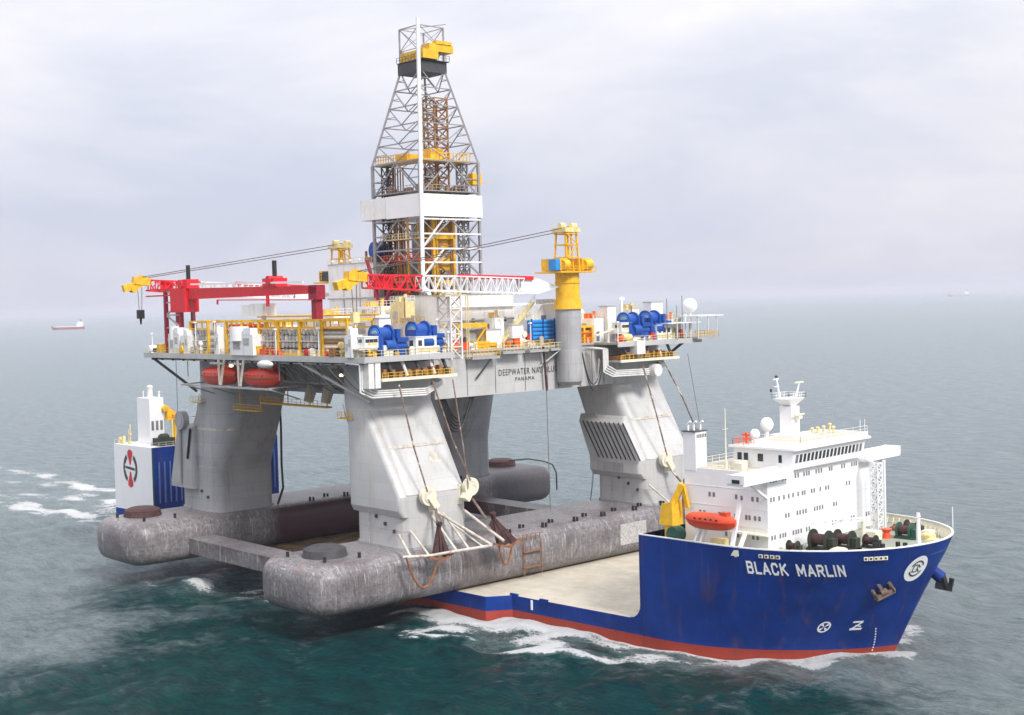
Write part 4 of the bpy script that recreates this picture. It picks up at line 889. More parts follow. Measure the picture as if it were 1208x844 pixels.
# paint repair patch and weld band
RG.part('paint_patch',MB().add([(40-9*(z-22.5)/15.8+.035,y,z) for y,z in ((-30.9,27.6),(-28.4,27.7),(-28.5,29.7),(-31.0,29.5))],[(0,1,2,3)]),'bolster_pale',parent=colo[1,-1])
for (s_,e_) in ((1,-1),(1,1),(-1,-1)):
    c=colo[s_,e_]; y0,y1=(24.5,39.7) if e_>0 else (-39.7,-24.5)
    for z,hh,m_ in ((22.6,.16,'riser_grey'),(30.6,.5,'bolster_pale'),(PT+3.2,.12,'riser_grey')):
        t=max(0,(z-22.9)/15.4); x0,x1=colx(s_,t); t2=max(0,(z+hh-22.9)/15.4); xa,xb=colx(s_,t2)
        RG.part('weld_band',MB().loft([rrect(x0-.03,x1+.03,y0-.03,y1+.03,z,2.55,6,((2 if (s_,e_)==(1,-1) else 1 if (s_,e_)==(1,1) else 3),2.55+4.2*t)),rrect(xa-.03,xb+.03,y0-.03,y1+.03,z+hh,2.55,6,((2 if (s_,e_)==(1,-1) else 1 if (s_,e_)==(1,1) else 3),2.55+4.2*t2))],cap=False),m_,parent=c)
    x0,x1=colx(s_,0)
    RG.part('vertical_pipe',MB().cyl((x0+5.2,y0-.35,PT),(x0+5.2,y0-.35,22.5),.09,n=6).cyl((x0+5.2,y0-.35,22.5),(x0+5.2-6.2*(1 if s_>0 else -1),y0-.9,38.3),.09,n=6),'riser_grey',parent=c)
    for k in range(4): RG.part('padeye',MB().box(x1-3-k*2.6,x1-2.6-k*2.6,y0-.4,y0+.1,16+k*1.1,16.6+k*1.1),'steel_dark',parent=c)
# deck box (hull between the columns), panel seams, lettering
BX=31.0
db=RG.part('deck_box',MB().box(-BX+.02,BX-.02,-24.6,24.6,38.3,DT-.05).box(-17.8,17.8,-39,-24.6,44.6,DT-.05).box(-17.8,17.8,24.6,39,38.3,DT-.05),'rig_light')
for y in (-16.5,-9.2,-1.2,5.0,8.0,14.5,18.0,21.5):
    RG.part('panel_seam',MB().box(BX-.01,BX+.06,y-.07,y+.07,38.5,DT-.6),'port_dark',parent=db)
RG.part('top_belt',MB().box(BX-.01,BX+.10,-24.4,24.4,45.8,46.1),'rig_grey',parent=db)
vs,fs=text_mesh('DEEPWATER NAUTILUS',1.75,space=1.16); w=max(v[0] for v in vs)-min(v[0] for v in vs)
RG.part('rig_name',MB().add([(BX+.075,v[0]*15.9/w-.45,42.35+v[1]) for v in vs],fs),'text_black',parent=db)
vs,fs=text_mesh('PANAMA',1.1,space=1.2); w=max(v[0] for v in vs)-min(v[0] for v in vs)
RG.part('port_name',MB().add([(BX+.075,v[0]*5.2/w-1.4,40.9+v[1]) for v in vs],fs),'text_black',parent=db)
# upper deck plate with its overhangs
mb=MB(); mb.prism([(-43,-45.5),(37.8,-45.5),(37.8,-25.4),(31.3,-25.4),(31.3,18.6),(37.8,18.6),(37.8,45.5),(-43,45.5)],DT,DT+.45); o=RG.part('upper_deck',mb,'deck_grey'); fix_normals(o)
mb=MB(); mb.box(-43.1,37.9,-45.75,-45.45,DT-.55,DT+.55).box(37.7,37.95,-45.5,-25.4,DT-.5,DT+.55).box(37.7,37.95,18.6,45.5,DT-.5,DT+.55).box(-43.2,-42.95,-45.5,45.5,DT-.5,DT+.55); RG.part('deck_edge',mb,'rig_light')
# railings round the deck
mb=MB().rail([(-43,-45.4,DT+.45),(37.6,-45.4,DT+.45)],1.1,.045,1.8); RG.part('railing',mb,'pale_yellow')
mb=MB().rail([(37.6,-45.4,DT+.45),(37.6,-25.6,DT+.45)],1.1,.045,1.8); RG.part('railing',mb,'pale_yellow')
mb=MB().rail([(31.2,-25.2,DT+.45),(31.2,18.4,DT+.45)],1.1,.045,1.8); RG.part('railing',mb,'yellow')
mb=MB().rail([(37.6,18.8,DT+.45),(37.6,45.4,DT+.45)],1.1,.045,1.8); RG.part('railing',mb,'pale_yellow')
mb=MB().rail([(37.6,45.4,DT+.45),(-42,45.4,DT+.45)],1.1,.045,2.5); RG.part('railing',mb,'yellow')
# underside trusses carrying the starboard overhang
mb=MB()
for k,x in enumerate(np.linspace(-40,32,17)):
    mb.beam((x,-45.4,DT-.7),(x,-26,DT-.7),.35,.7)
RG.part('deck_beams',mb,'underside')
xs=list(np.linspace(-16,16,9)); mb=MB()
for a,b in zip(xs,xs[1:]): mb.beam((a,-41,DT-.6),((a+b)/2,-36,41.5),.3).beam(((a+b)/2,-36,41.5),(b,-41,DT-.6),.3)
for a in xs[:-1]: mb.beam((a+2,-36,41.5),(a+2,-24.6,39.2),.3)
mb.beam((-16,-36,41.5),(16,-36,41.5),.4); RG.part('under_truss',mb,'rig_grey')
for x0,x1 in ((16.5,31.2),(-40,-30.8)):
    RG.part('deck_brace',MB().cyl((x0,-45,DT-.7),(x1,-39.9,38.9),.32,n=8),'rig_light' if x0>0 else 'steel_dark')
for x0,x1 in ((-43,-31),(-20,-18.5)): pass
RG.part('deck_brace',MB().cyl((37,41,DT),(31,37,41),.3,n=8),'steel_dark')
for x in (19,24,29): RG.part('deck_strut',MB().cyl((x,-45,DT-.5),(x,-39.8,41.5),.16,n=6),'rig_light')
for x in (-26,-20,-12,-5,2,9): RG.part('deck_strut',MB().cyl((x,-44.5,DT-.5),(x,-44.5,42.5),.12,n=6),'rig_grey')
for i,x in enumerate((1.5,7.5)):
    RG.part('caisson_pipe',MB().cyl((x-1,-30,44.8),(x-3,-31,37.2),1.5,1.0,n=14),'rig_light')
mb=MB().box(-15,9,-34,-32.6,36.4,36.7).rail([(-15,-34,36.7),(9,-34,36.7)],1.1,.05,1.5).box(-19,-9,-38,-36.6,35.2,35.4).rail([(-19,-38,35.4),(-9,-38,35.4)],1.1,.05,1.5)
for x in (-14,-6,2,8): mb.beam((x,-33,36.5),(x,-33,44.6),.16)
for x in (-18,-10): mb.beam((x,-37,35.3),(x,-37,44.6),.16)
RG.part('hanging_walkway',mb,'yellow')
mb=MB().box(22.5,27,-40.9,-39.75,35.6,35.8).rail([(22.5,-40.9,35.8),(27,-40.9,35.8)],1.1,.06,1.1); RG.part('column_walkway',mb,'yellow')
mb=MB().box(-32,-27.5,-40.9,-39.75,36.6,36.8).rail([(-32,-40.9,36.8),(-27.5,-40.9,36.8)],1.1,.06,1.1); RG.part('column_walkway',mb,'pale_yellow')
# cantilever trusses below the boat station
mb=MB()
for x in (-24,-15,-8,0,8):
    mb.beam((x,-46.6,41.0),(x,-39.5,38.6),.25).beam((x,-46.6,41.0),(x,-39.5,41.2),.25)
mb.beam((-25,-46.6,40.9),(9,-46.6,40.9),.35); RG.part('boat_station',mb,'rig_grey')
mb=MB().ell((6.5,-46.0,45.6),(2.6,.9,.8)); RG.part('life_raft_pod',mb,'pipe_white')
# corner winch galleries: tray below the deck edge with pipes
def gallery(y0,y1,zt,xf,left,white=True):
    mb=MB().box(31.2,xf,y0,y1,zt-.35,zt); tr=RG.part('winch_gallery',mb,'rig_light')
    RG.part('gallery_edge',MB().box(xf,xf+.35,y0-.3,y1+.3,zt-.4,zt+.15),'cream',parent=tr)
    RG.part('railing',MB().rail([(xf,y0,zt),(xf,y1,zt)],1.1,.05,1.3),'yellow',parent=tr)
    mb=MB().box(31.5,36.5,y0+.5,y1-.5,zt,zt+.9)
    for k in range(9):
        y=y0+1+(y1-y0-2)*k/8; mb.cbox((36.8,y,zt+random.uniform(.5,1.1)),(1.2,random.uniform(.6,1.2),random.uniform(.8,1.8)))
    RG.part('gallery_machinery',mb,'brown_pipe',parent=tr)
    for k in range(5):
        y=y0+2+(y1-y0-4)*k/4; RG.part('chain_pipe',MB().cyl((36.6,y,DT-.1),(37.4,y+.8,zt+.3),.32,n=8),'pipe_white' if k%2 else 'steel_dark',parent=tr)
    for k in range(4):
        o_=.75*k; r=.17
        pts=[(32+o_*.3,left-1.2+o_*.55,DT-.6),(36.2,left-1.2+o_*.55,DT-.8),(36.2,left-1.2+o_*.55,zt-1.6-.0+o_*.55-.6),(36.4,left+1.2+o_*.5,zt-3.2+o_*.5),(36.8,y1-6,zt-3.4+o_*.5),(34,y1+.5,zt-1.8+o_*.3),(31,y1+.5,zt-1.5+o_*.3)]
        RG.part('pipe_run',MB().path(pts,r,8),'pipe_white',parent=tr)
    return tr
gB=gallery(-42,-25.4,43.3,37.9,-44.4); gD=gallery(19.4,37.2,43.5,37.9,17.2)
RG.part('duct',MB().box(36.2,37.8,-44.9,-43.7,41.8,DT-.6).box(36.2,37.8,-43.5,-42.3,41.8,DT-.6),'pipe_white',parent=gB)
RG.part('duct',MB().box(36.6,38.6,23.6,26.2,44.6,47.4),'pipe_white',parent=gD)
RG.part('hose_reel',MB().cyl((36.5,30.5,41.0),(38.3,30.5,41.0),1.3,n=16),'pipe_white',parent=gD)
# side platforms on the forward face at deck level
for y0,y1,z in ((-16.9,-9.8,DT-.9),(-9.0,-3.2,DT-.2),(-1.9,3.4,DT-.2),(4,11,DT-.1)):
    mb=MB().box(31.1,33.2,y0,y1,z-.5,z); pl=RG.part('side_platform',mb,'rig_grey'); RG.part('railing',MB().rail([(33.2,y0,z),(33.2,y1,z)],1.1,.06,1.0).rail([(33.2,y0,z+.0),(31.2,y0,z+.0)],1.1,.06,1.0),'yellow' if y0<-9 else 'pale_yellow',parent=pl)
RG.part('vent_strut',MB().cyl((31.3,-14.5,41.6),(33.0,-12.0,45.4),.18,n=8),'steel_dark')
RG.part('pedestal_brace',MB().cyl((31.2,2.6,43.0),(33,6.6,46.2),.16,n=8),'rig_light'); RG.part('pedestal_brace',MB().cyl((31.2,14.6,43.0),(33,11.4,46.2),.16,n=8),'rig_light')
for k in range(7):
    x=-38+k*10.5; RG.part('deck_edge_pipe',MB().cyl((x,-45.0,DT-.9),(x+9.5,-45.0,DT-.9),.13,n=6),'riser_pale' if k%2 else 'riser_grey')
for x,y,z in ((20,-38,43.4),(-8,-44.8,45.0)):
    RG.part('lit_flood_lamp',MB().ell((x,y,z),(.45,.45,.3),10,6),'lamp_glow')
for k in range(5): RG.part('hanging_cable',MB().path(sag((14+k*3.6,-45.2,DT-.6),(16.5+k*3.2,-40,40.5),.8,8),.07,5),'rope')
# port corner platform with dome
mb=MB().box(33,39.5,42.3,49.5,47.0,47.4); pf=RG.part('corner_platform',mb,'rig_grey')
RG.part('railing',MB().rail([(39.4,42.4,47.4),(39.4,49.4,47.4),(33,49.4,47.4)],1.2,.06,1.2),'yellow',parent=pf)
mb=MB().box(32.8,39.7,42.2,51,51.9,52.15).box(34,39,33,44,50.6,50.8)
for x,y in ((39.3,42.6),(39.3,46),(39.3,49),(34,49),(34,43),(39,36)): mb.beam((x,y,47.4),(x,y,52),.18)
RG.part('canopy_frame',mb,'pipe_white',parent=pf)
RG.part('satellite_dome',MB().ell((37,42.8,54.3),(1.5,1.8,1.6)).cyl((37,42.8,47.4),(37,42.8,53.2),.3,n=8),'ship_white',parent=pf)
RG.part('mast_pole',MB().cyl((38,39,47.4),(38,39,56.5),.06,n=5).cyl((38,34,47.4),(38,34,56.0),.06,n=5).cyl((38,37.2,47),(38,37.2,54.5),.05,n=5),'steel_dark',parent=pf)
# sheaves on the forward columns
for x,y,z,c in ((41.3,-35.4,21.8,colo[1,-1]),(41.3,-25.4,22.4,colo[1,-1]),(41.3,28.6,22.0,colo[1,1])):
    sgn=1 if y==-25.4 else -1
    f=RG.part('fairlead',MB().cyl((x-.4,y,z+.6),(x+.5,y,z+.6),1.65,n=24),'cream',parent=c)
    RG.part('wheel_hub',MB().cyl((x+.5,y,z+.6),(x+.6,y,z+.6),1.1,n=20),'riser_pale',parent=f)
    RG.part('sheave_guard',MB().beam((x+.2,y,z+.6),(x+.2,y-sgn*1.6,z-1.6),1.5,1.3).beam((39.8,y-sgn*1.2,z+1.0),(39.8,y-sgn*1.6,z-2.5),.9),'cream',parent=f)
# bolsters: frames of white tube holding the anchors over the pontoon edge
def bolster(pts,par):
    mb=MB()
    for a,b,r in pts: mb.cyl(a,b,r,n=10)
    return RG.part('anchor_bolster',mb,'bolster_pale',parent=par)
zb=13.4
bolster([((44.4,-43.8,zb-.2),(45.2,-38.6,zb-.6),.27),((45.2,-38.6,zb-.6),(46.4,-33.0,zb-.4),.27),((40.2,-41.2,16.2),(44.6,-42.2,zb-.3),.24),((40.1,-33.6,18.6),(46.3,-33.4,zb-.3),.26),((40.1,-38.5,16.5),(45.2,-38.6,zb-.6),.22)],colo[1,-1])
bolster([((46.4,-33.0,zb-.4),(48.0,-26.6,zb-.2),.27),((40.1,-32.2,19.0),(48.0,-26.6,zb-.1),.28),((40.1,-31.0,18.8),(46.9,-31.0,zb-.3),.22),((40.1,-26.0,18.6),(48.4,-24.0,zb+.3),.28),((40.1,-29,16.6),(47.6,-28.2,zb-.3),.2)],colo[1,-1])
bolster([((40.1,24.6,17.6),(44.2,27.0,zb),.2)],colo[1,1])
# bundle of hoses slung below the box and cables along the front
for k in range(5):
    p0=(30.2-k*.2,-23.0+k*.5,38.3); p1=(30.2-k*.2,-15.0+k*.35,38.3)
    cable('hanging_hose',('deepest and outermost','second deepest','middle','second shallowest','shallowest and innermost')[k]+' of the black hose loops slung below the lettered rig side','hose',sag(p0,p1,6.5-k*.55),.22,'black',group='hoses looped below the deck')
for k,(a,b,d_) in enumerate((((33.4,12.6,45.6),(33.4,19.2,44.5),7.5),((33.4,12.8,45.2),(33.4,18.6,44.3),6.0),((33.4,16.0,44.0),(33.4,17.6,44.0),4.6))):
    cable('hanging_hose',('dark hose hanging in the deepest loop right of the yellow crane','dark hose hanging in a loop just inside the deepest one','pale narrow hose loop hanging between the dark ones')[k],'hose',sag(a,b,d_),.13,'steel_dark' if k<2 else 'pipe_white',group=None)
cable('hanging_hose','thick brown hose hanging straight down the rig side through the lettering','hose',[(32.0,2.9,47.2),(32.0,3.3,44),(32.0,3.7,38.2)],.25,'rust_dark')
cable('hanging_rope','thin dark rope from the lettered rig side down to the pontoon','rope',[(31.9,3.7,38.2),(32.2,3.6,14)],.06,'rope')
cable('hanging_hose','dark hose hanging down beside the after starboard column','hose',[(-22.8,-24.2,37),(-22.6,-24.2,30),(-23.0,-24.1,22),(-22.5,-24.2,17),(-25.0,-24.1,13.2)],.27,'black')
cable('hanging_rope','thin rope hanging from the stern corner of the rig deck','rope',[(-43,-38,46.8),(-43,-38,24.5)],.06,'rope')
cable('hanging_rope','slack pair of thin lines from the forward port column down to the sea','rope',sag((24.6,26,30),(8,38,5),6),.05,'rope')
cable('hanging_rope','slack thin line inside the pair under the forward port column','rope',sag((24.6,25,27),(4,42,7),8),.05,'rope')
cable('hanging_rope','thin rope from the port corner platform down toward the ship funnel','rope',[(38,40.5,44),(41,42,22)],.05,'rope')
cable('mooring_hose','dark hose draped over the far end of the after pontoon','hose',[(-30,50,14.9),(-27,54,15.2),(-24.5,57,14.5),(-23,58.8,13.6),(-22.2,59.4,11.5),(-22.0,59.3,7)],.2,'black')
# anchor chains and pennants from the winches to the anchors
def chain(name,label,pts,r=.16):
    return cable(name,label,'anchor line',pts,r,'chain_rust',group='anchor lines down the forward columns')
chain('anchor_line','rusty anchor line down the front of the near column to the left sheave',[(38.4,-38.8,42.2),(40.4,-37.4,31),(41.9,-35.9,23.3)])
chain('anchor_line','rusty anchor line down the near column to the right hand sheave',[(38.4,-31.2,42.4),(40.6,-28.6,31.5),(41.9,-25.8,24.2)])
chain('anchor_line','second rusty line beside the right hand sheave of the near column',[(38.4,-26.4,42.4),(41.0,-26.5,30),(42.2,-26.6,23)],.12)
chain('anchor_line','rusty anchor line down the slotted column to its sheave',[(38.4,25.4,42.4),(40.5,27,32),(41.9,28.4,23.4)],.16)
chain('anchor_line','dark anchor line down the far edge of the slotted column',[(38.4,32.4,42.4),(40.0,36.0,35),(41.2,39.5,27)],.16)
for nm,p in (('down line between the left sheave and the rusty anchor',[(41.9,-34.2,20.4),(44.4,-35.8,17.3)]),('down line between the right sheave and the dark anchor',[(41.9,-25.5,20.8),(44.8,-24.8,17.3)]),('down line below the slotted column sheave',[(41.9,29.6,20.2),(43.5,30.8,17.8)])):
    chain('anchor_line','short rusty '+nm,p,.24)
def rig_anchor(base,label,m,wide,tilt=0,dx=0):
    T=Thing('anchor',label,'anchor',base,'rig','anchors hung on the bolsters'); x,y,z=base
    T.part('shank',MB().beam((x-.3,y+tilt,z+5.0),(x,y,z),.55,.5),m)
    for s in (-1,1):
        T.part('fluke',MB().add([(x-.3,y+tilt+s*.15,z+5.1),(x+.4,y+s*wide,z-.2),(x+.4,y+s*wide*.35,z-.4),(x-.8,y+tilt+s*.1,z+5.0),(x-.3,y+s*wide,z-.3),(x-.3,y+s*wide*.35,z-.5)],[(0,1,2),(5,4,3),(0,3,4,1),(1,4,5,2),(2,5,3,0)]),m)
    T.part('crown',MB().beam((x+.2,y-wide-1.0,z+.1),(x+.4,y,z-.9),.5,.4).beam((x+.4,y,z-.9),(x+.2,y+wide+1.0,z+.2),.5,.4),'rust')
    T.part('shackle',MB().cyl((x-.6,y+tilt,z+5.4),(x+.2,y+tilt,z+5.4),.42,n=10),'rust_dark')
    return T
rig_anchor((45.2,-36.0,12.6),'brown rusty anchor with open triangular frame hung at the left bolster','rust_dark',1.9)
T=rig_anchor((46.6,-21.6,13.0),'dark rust edged anchor plate hung at the right hand bolster','rust_dark',2.3,-3.0)
T.part('plate',MB().add([(46.4,-24.4,17.9),(46.8,-19.2,13.0),(46.8,-22.6,12.5),(46.0,-25.2,16.5),(46.2,-24.4,17.9),(46.6,-19.2,13.0),(46.6,-22.6,12.5),(45.8,-25.2,16.5)],[(0,1,2,3),(7,6,5,4),(0,4,5,1),(1,5,6,2),(2,6,7,3),(3,7,4,0)]),'rust_dark')
rig_anchor((44.3,31.6,12.6),'rusty anchor behind the yellow ship crane below the slotted column','rust',1.6)
def loopchain(label,a,b,d): cable('chain_loop',label,'chain',sag(a,b,d,16),.2,'rust',group='chains looped over the pontoon side')
loopchain('rusty chain hanging in a deep loop left of the brown anchor',(44.9,-43.4,13.2),(45.6,-36.6,13.0),5.6)
loopchain('short rusty chain looped under the dark anchor plate',(46.6,-23.6,12.6),(46.9,-20.6,12.6),3.6)
# ------------------------------------------------------------------ derrick
D=Thing('derrick','tall grey lattice drilling derrick with white windwall band rising from the middle of the rig','derrick',(0,0,DT+.45),'rig')
def hx(z): return 8.1 if z<=86.3 else (8.1-(z-86.3)/20*4.75 if z<106.3 else 3.35)
H0,H1,H2=49.5,86.3,106.3
def cor(k,z):
    h=hx(z); return [(-h,-h,z),(h,-h,z),(h,h,z),(-h,h,z)][k%4]
for k in range(4):
    D.part('leg',MB().beam(cor(k,62),cor(k,H1),.55).beam(cor(k,H1),cor(k,H2),.42).beam(cor(k,H2),cor(k,115.4),.28),'derrick_steel')
    D.part('leg',MB().beam(cor(k,DT+.4),cor(k,62),.75),'maroon' if k in (0,) else 'derrick_steel',label='red painted lower leg' if k==0 else None)
def face(mb,k,zs,kind='X',w=.28):
    for z0,z1 in zip(zs,zs[1:]):
        A0,B0,A1,B1=[Vector(cor(k,z0)),Vector(cor(k+1,z0)),Vector(cor(k,z1)),Vector(cor(k+1,z1))]
        mb.beam(A1,B1,w*1.15)
        if kind=='X': mb.beam(A0,B1,w).beam(B0,A1,w)
        elif kind=='K':
            M1=(A1+B1)/2; mb.beam(A0,M1,w).beam(B0,M1,w); mb.beam((A0+M1)/2,(A0+A1)/2,w*.8).beam((B0+M1)/2,(B0+B1)/2,w*.8); mb.beam((A0+M1)/2,A1,w*.6).beam((B0+M1)/2,B1,w*.6)
        elif kind=='V':
            M0=(A0+B0)/2; mb.beam(A1,M0,w).beam(B1,M0,w).beam((A1+M0)/2,(A1+A0)/2,w*.7).beam((B1+M0)/2,(B1+B0)/2,w*.7)
for k in range(4):
    mb=MB(); face(mb,k,(62,67.8,74),'K',.28); face(mb,k,(79.1,H1),'K',.24)
    face(mb,k,(H1,90.4,94.4,98.4,102.2,H2),'V',.19); face(mb,k,(H2,110.6,115.4),'X',.13)
    D.part('bracing',mb,'derrick_steel')
    if k==1:
        mb=MB()
        for z in (62,64.9,67.8,70.9,74): mb.beam(Vector(cor(1,z))+Vector((.25,0,0)),Vector(cor(2,z))+Vector((.25,0,0)),.34)
        mb.beam(Vector(cor(1,62))+Vector((.25,0,0)),Vector((8.35,-2.5,67.6)),.34).beam(Vector(cor(1,68))+Vector((.25,0,0)),Vector((8.35,-2.5,73.8)),.3)
        D.part('wind_beam',mb,'derrick_white')
for k in range(4):
    mb=MB(); face(mb,k,(52,57,62),'X',.3); D.part('lower_bracing',mb,'maroon' if k in (0,3) else 'steel_dark')
# red V of the pipe chute structure, drawworks platforms, guide tower and pipe stands inside
D.part('red_frame',MB().beam((-8,-10.4,66),(-3.2,-10.4,54.5),.55).beam((1.2,-10.4,62),(-3.2,-10.4,54.5),.55).beam((-8,-10.4,60),(2,-10.4,60),.4),'maroon')
for i in range(6): D.part('pipe_stand',MB().cyl((-2.6+i*.62,-6.2+.5*(i%2),51),(-2.6+i*.62,-6.2+.5*(i%2),79 if i%2 else 74.2),.27,n=8),('brown_pipe','yellow','brown_pipe','riser_grey')[i%4])
for i in range(5): D.part('guide_rail',MB().beam((1.0+i*1.1,-3.4+i*.4,56),(1.0+i*1.1,-3.4+i*.4,74.4),.24),('yellow','pale_yellow','brown_pipe','derrick_white','yellow')[i])
for z in (61,65.5,70): D.part('drill_platform',MB().box(-6.5,6.5,-7.6,-3.6,z,z+.18).rail([(-6.5,-7.6,z+.2),(6.5,-7.6,z+.2)],1.1,.07,1.0),'pale_yellow' if z!=65.5 else 'orange')
mb=MB()
for i in range(6): mb.cyl((-5.2+i*.9,-5.6,52),(-5.2+i*.9,-5.6,85.5),.16,n=6)
D.part('pipe_stand',mb,'brown_pipe')
mb=MB().truss((3.0,.8,54),(3.0,.8,100),3.6,3.6,.22,22,up=(1,0,0)); D.part('guide_tower',mb,'brown_pipe')
mb=MB().box(1.2,4.8,-.8,2.6,56,74.3); 
D.part('top_drive',MB().box(1.6,4.6,-2.6,3.4,63.4,66.0).box(2,4.2,-2.0,2.8,68,72.6).cyl((3,.4,58),(3,.4,84),.5,n=8).box(1.6,4.4,-1.4,2.2,75,78).beam((5.0,-2.4,56),(5,-2.4,74.5),.6).beam((5,3.2,56),(5,3.2,74.5),.6).box(4.6,5.3,-3.0,3.8,60,61.2).box(4.6,5.3,-3.2,3.8,70,71),'yellow')
mb=MB().box(-6.6,-3.4,1.0,5,DT+.5,74).box(-2.5,0,3.5,6.5,55,73.5); D.part('racking_column',mb,'riser_grey')
D.part('setback_frame',MB().truss((-5.2,4.6,55),(-5.2,4.6,86),2.2,2.2,.2,13,up=(1,0,0)).truss((5.6,5.6,55),(5.6,5.6,86),1.6,1.6,.2,14,up=(1,0,0)),'derrick_steel')
D.part('setback_frame',MB().truss((-5.8,-5.8,55),(-5.8,-5.8,86),1.8,1.8,.17,13,up=(1,0,0)),'steel_dark')
mb=MB().box(-7.6,7.6,-7.4,-3.0,86.3,86.7).box(2.2,7.4,-3,6.6,86.3,86.7).rail([(-7.6,-7.5,86.7),(4,-7.5,86.7)],1.4,.09,.9).box(-2,2,-6.5,-3.2,86.7,88.1).rail([(7.5,-3,86.7),(7.5,6.4,86.7)],1.4,.09,.9).box(2.6,5,-2.5,1.0,86.7,89.2); D.part('fingerboard',mb,'yellow')
D.part('monkey_platform',MB().box(-8.3,8.3,-8.3,8.3,79.8,80.0).rail([(-8.2,-8.2,80),(8.2,-8.2,80),(8.2,8.2,80)],1.2,.06,1.1),'derrick_steel')
mb=MB()
for i in range(26): mb.cbox((random.uniform(-7,7),random.uniform(-7,7),80.6+random.uniform(0,.5)),(random.uniform(.4,1.6),random.uniform(.4,1.6),random.uniform(.5,1.5)))
D.part('racking_gear',mb,'brown_pipe')
D.part('lamp_box',MB().box(5.4,8.0,6.6,9.2,81.6,84.0).beam((8,9,82),(8,11.5,82.4),.12),'yellow')
D.part('wind_wall',MB().box(-12,-2.6,-8.75,-8.6,74.7,79.15).box(-12.1,-11.95,-8.6,8.5,74.7,79.15).box(-12,8.6,8.4,8.55,74.7,79.15),'white_paint')
D.part('wind_wall',MB().box(-2.6,8.5,-8.95,-8.8,74.5,79.2),'ship_white')
D.part('wind_wall',MB().box(8.5,8.65,-8.95,8.55,74.5,79.2),'ship_white')
D.part('stand_pipe',MB().cyl((9.15,-8.9,60),(9.15,-8.3,115.2),.42,n=10).cyl((9.2,-8.9,60),(10.2,-8.0,58),.42,n=8),'ship_white')
D.part('water_table',MB().box(-3.7,3.7,-3.8,3.8,105.6,107.9).box(-3.9,4.2,-3.9,4.2,108.0,108.15).rail([(-3.9,-3.9,108.2),(4.2,-3.9,108.2),(4.2,4.2,108.2)],1.1,.05,1),'steel_dark')
D.part('crown_block',MB().box(-3.2,4.6,-3.4,.8,108.3,110.2).box(1.6,4.4,-1.5,5.2,110.0,111.6).box(3.2,4.6,.4,4.6,111.6,112.3),'yellow')
D.part('crown_frame',MB().beam(cor(0,115.4),cor(1,115.4),.2).beam(cor(1,115.4),cor(2,115.4),.2).beam((-3,-3,115.4),(3,4.5,116.4),.15).beam((3.3,-3.3,110),(3.3,-3.3,116.4),.2),'derrick_steel')
D.part('drill_floor',MB().box(-9.5,9.5,-9.5,9.5,57.2,57.9),'deck_grey')
D.part('substructure',MB().box(0.5,9.2,-9.0,8.8,DT+.45,57.1),'rig_light'); D.part('louvre',MB().box(4.2,8.6,-9.06,-9.0,52.3,55.3),'riser_grey')
# ------------------------------------------------------------------ deck houses and gear
def house(base,dims,label,m='white_paint',extra=None,name='deckhouse',cat='deckhouse',wins=(),winface='y',group=None):
    x,y,z=base; T=Thing(name,label,cat,base,'rig',group); w_,d_,h_=dims
    T.part('walls',MB().box(x-w_/2,x+w_/2,y-d_/2,y+d_/2,z,z+h_),m); T.part('roof',MB().box(x-w_/2-.15,x+w_/2+.15,y-d_/2-.15,y+d_/2+.15,z+h_,z+h_+.15),'deck_grey' if m!='pale_yellow' else m)
    for a,zz in wins:
        if winface=='y': T.part('window',MB().box(a-.4,a+.4,y-d_/2-.04,y-d_/2-.01,zz-.45,zz+.45),'glass_dark')
        else: T.part('window',MB().box(x+w_/2+.01,x+w_/2+.04,a-.4,a+.4,zz-.45,zz+.45),'glass_dark')
    if extra: extra(T)
    return T
Z0=DT+.45
def e1(T):
    for k in range(4): T.part('roof_lamp',MB().ell((-24+k*3.4,-8.1,66.3),(.35,.35,.35),8,6),'ship_white')
    T.part('wall_pipe',MB().cyl((-20,-8.15,50),(-20,-8.15,62),.14,n=6).cyl((-14,-8.15,50),(-14,-8.15,64),.1,n=6),'riser_grey')
    T.part('railing',MB().rail([(-26,-8,65.8),(-9.5,-8,65.8)],1.1,.04,1.6),'pale_yellow')
    T.part('wall_platform',MB().box(-28.4,-26.1,-8.6,-5.6,62.1,62.3).rail([(-28.4,-8.6,62.3),(-26.1,-8.6,62.3)],1.6,.09,.8),'dark_green')
house((-17.5,1,Z0),(17,18,65.6-Z0),'tall plain white machinery house left of the derrick','white_paint',e1)
T=Thing('drawworks','round blue drum on a tan frame on the roof of the tall white house','winch',(-9.5,-6,65.8),'rig')
T.part('drum',MB().cyl((-9.5,-7.2,68.2),(-9.5,-3.5,68.2),1.7,n=20).cyl((-9.5,-7.3,68.2),(-9.5,-7.0,68.2),2.0,n=20),'blue'); T.part('frame',MB().box(-12.6,-8.6,-7.6,-3.4,65.9,66.8).beam((-12.2,-7.4,66.8),(-12.2,-7.4,68.2),.4),'brown_pipe'); T.part('motor',MB().ell((-9.4,-5,69.9),(.9,.9,.5)),'green_paint')
house((16.5,-5.6,Z0),(14.5,17,10.6),'long flat roofed white deckhouse below the middle of the crane boom','white_paint',lambda T:(T.part('doorway',MB().box(23.76,23.8,-4.0,-3.2,Z0+4.2,Z0+6.4).box(23.76,23.8,-2.2,-1.4,Z0+4.2,Z0+6.2),'glass_dark'),T.part('handrail',MB().rail([(23.9,-14,Z0+3.9),(23.9,2.5,Z0+3.9)],1.1,.05,1.4).box(23.75,24.6,-14,2.5,Z0+3.6,Z0+3.8),'pipe_white'),T.part('roof_vent',MB().box(18,20,-12,-9,Z0+10.7,Z0+11.6).box(14,16,-6,-4.6,Z0+10.7,Z0+11.9),'rig_light')),wins=((-8.2,Z0+5.4),(.4,Z0+5.5)),winface='x')
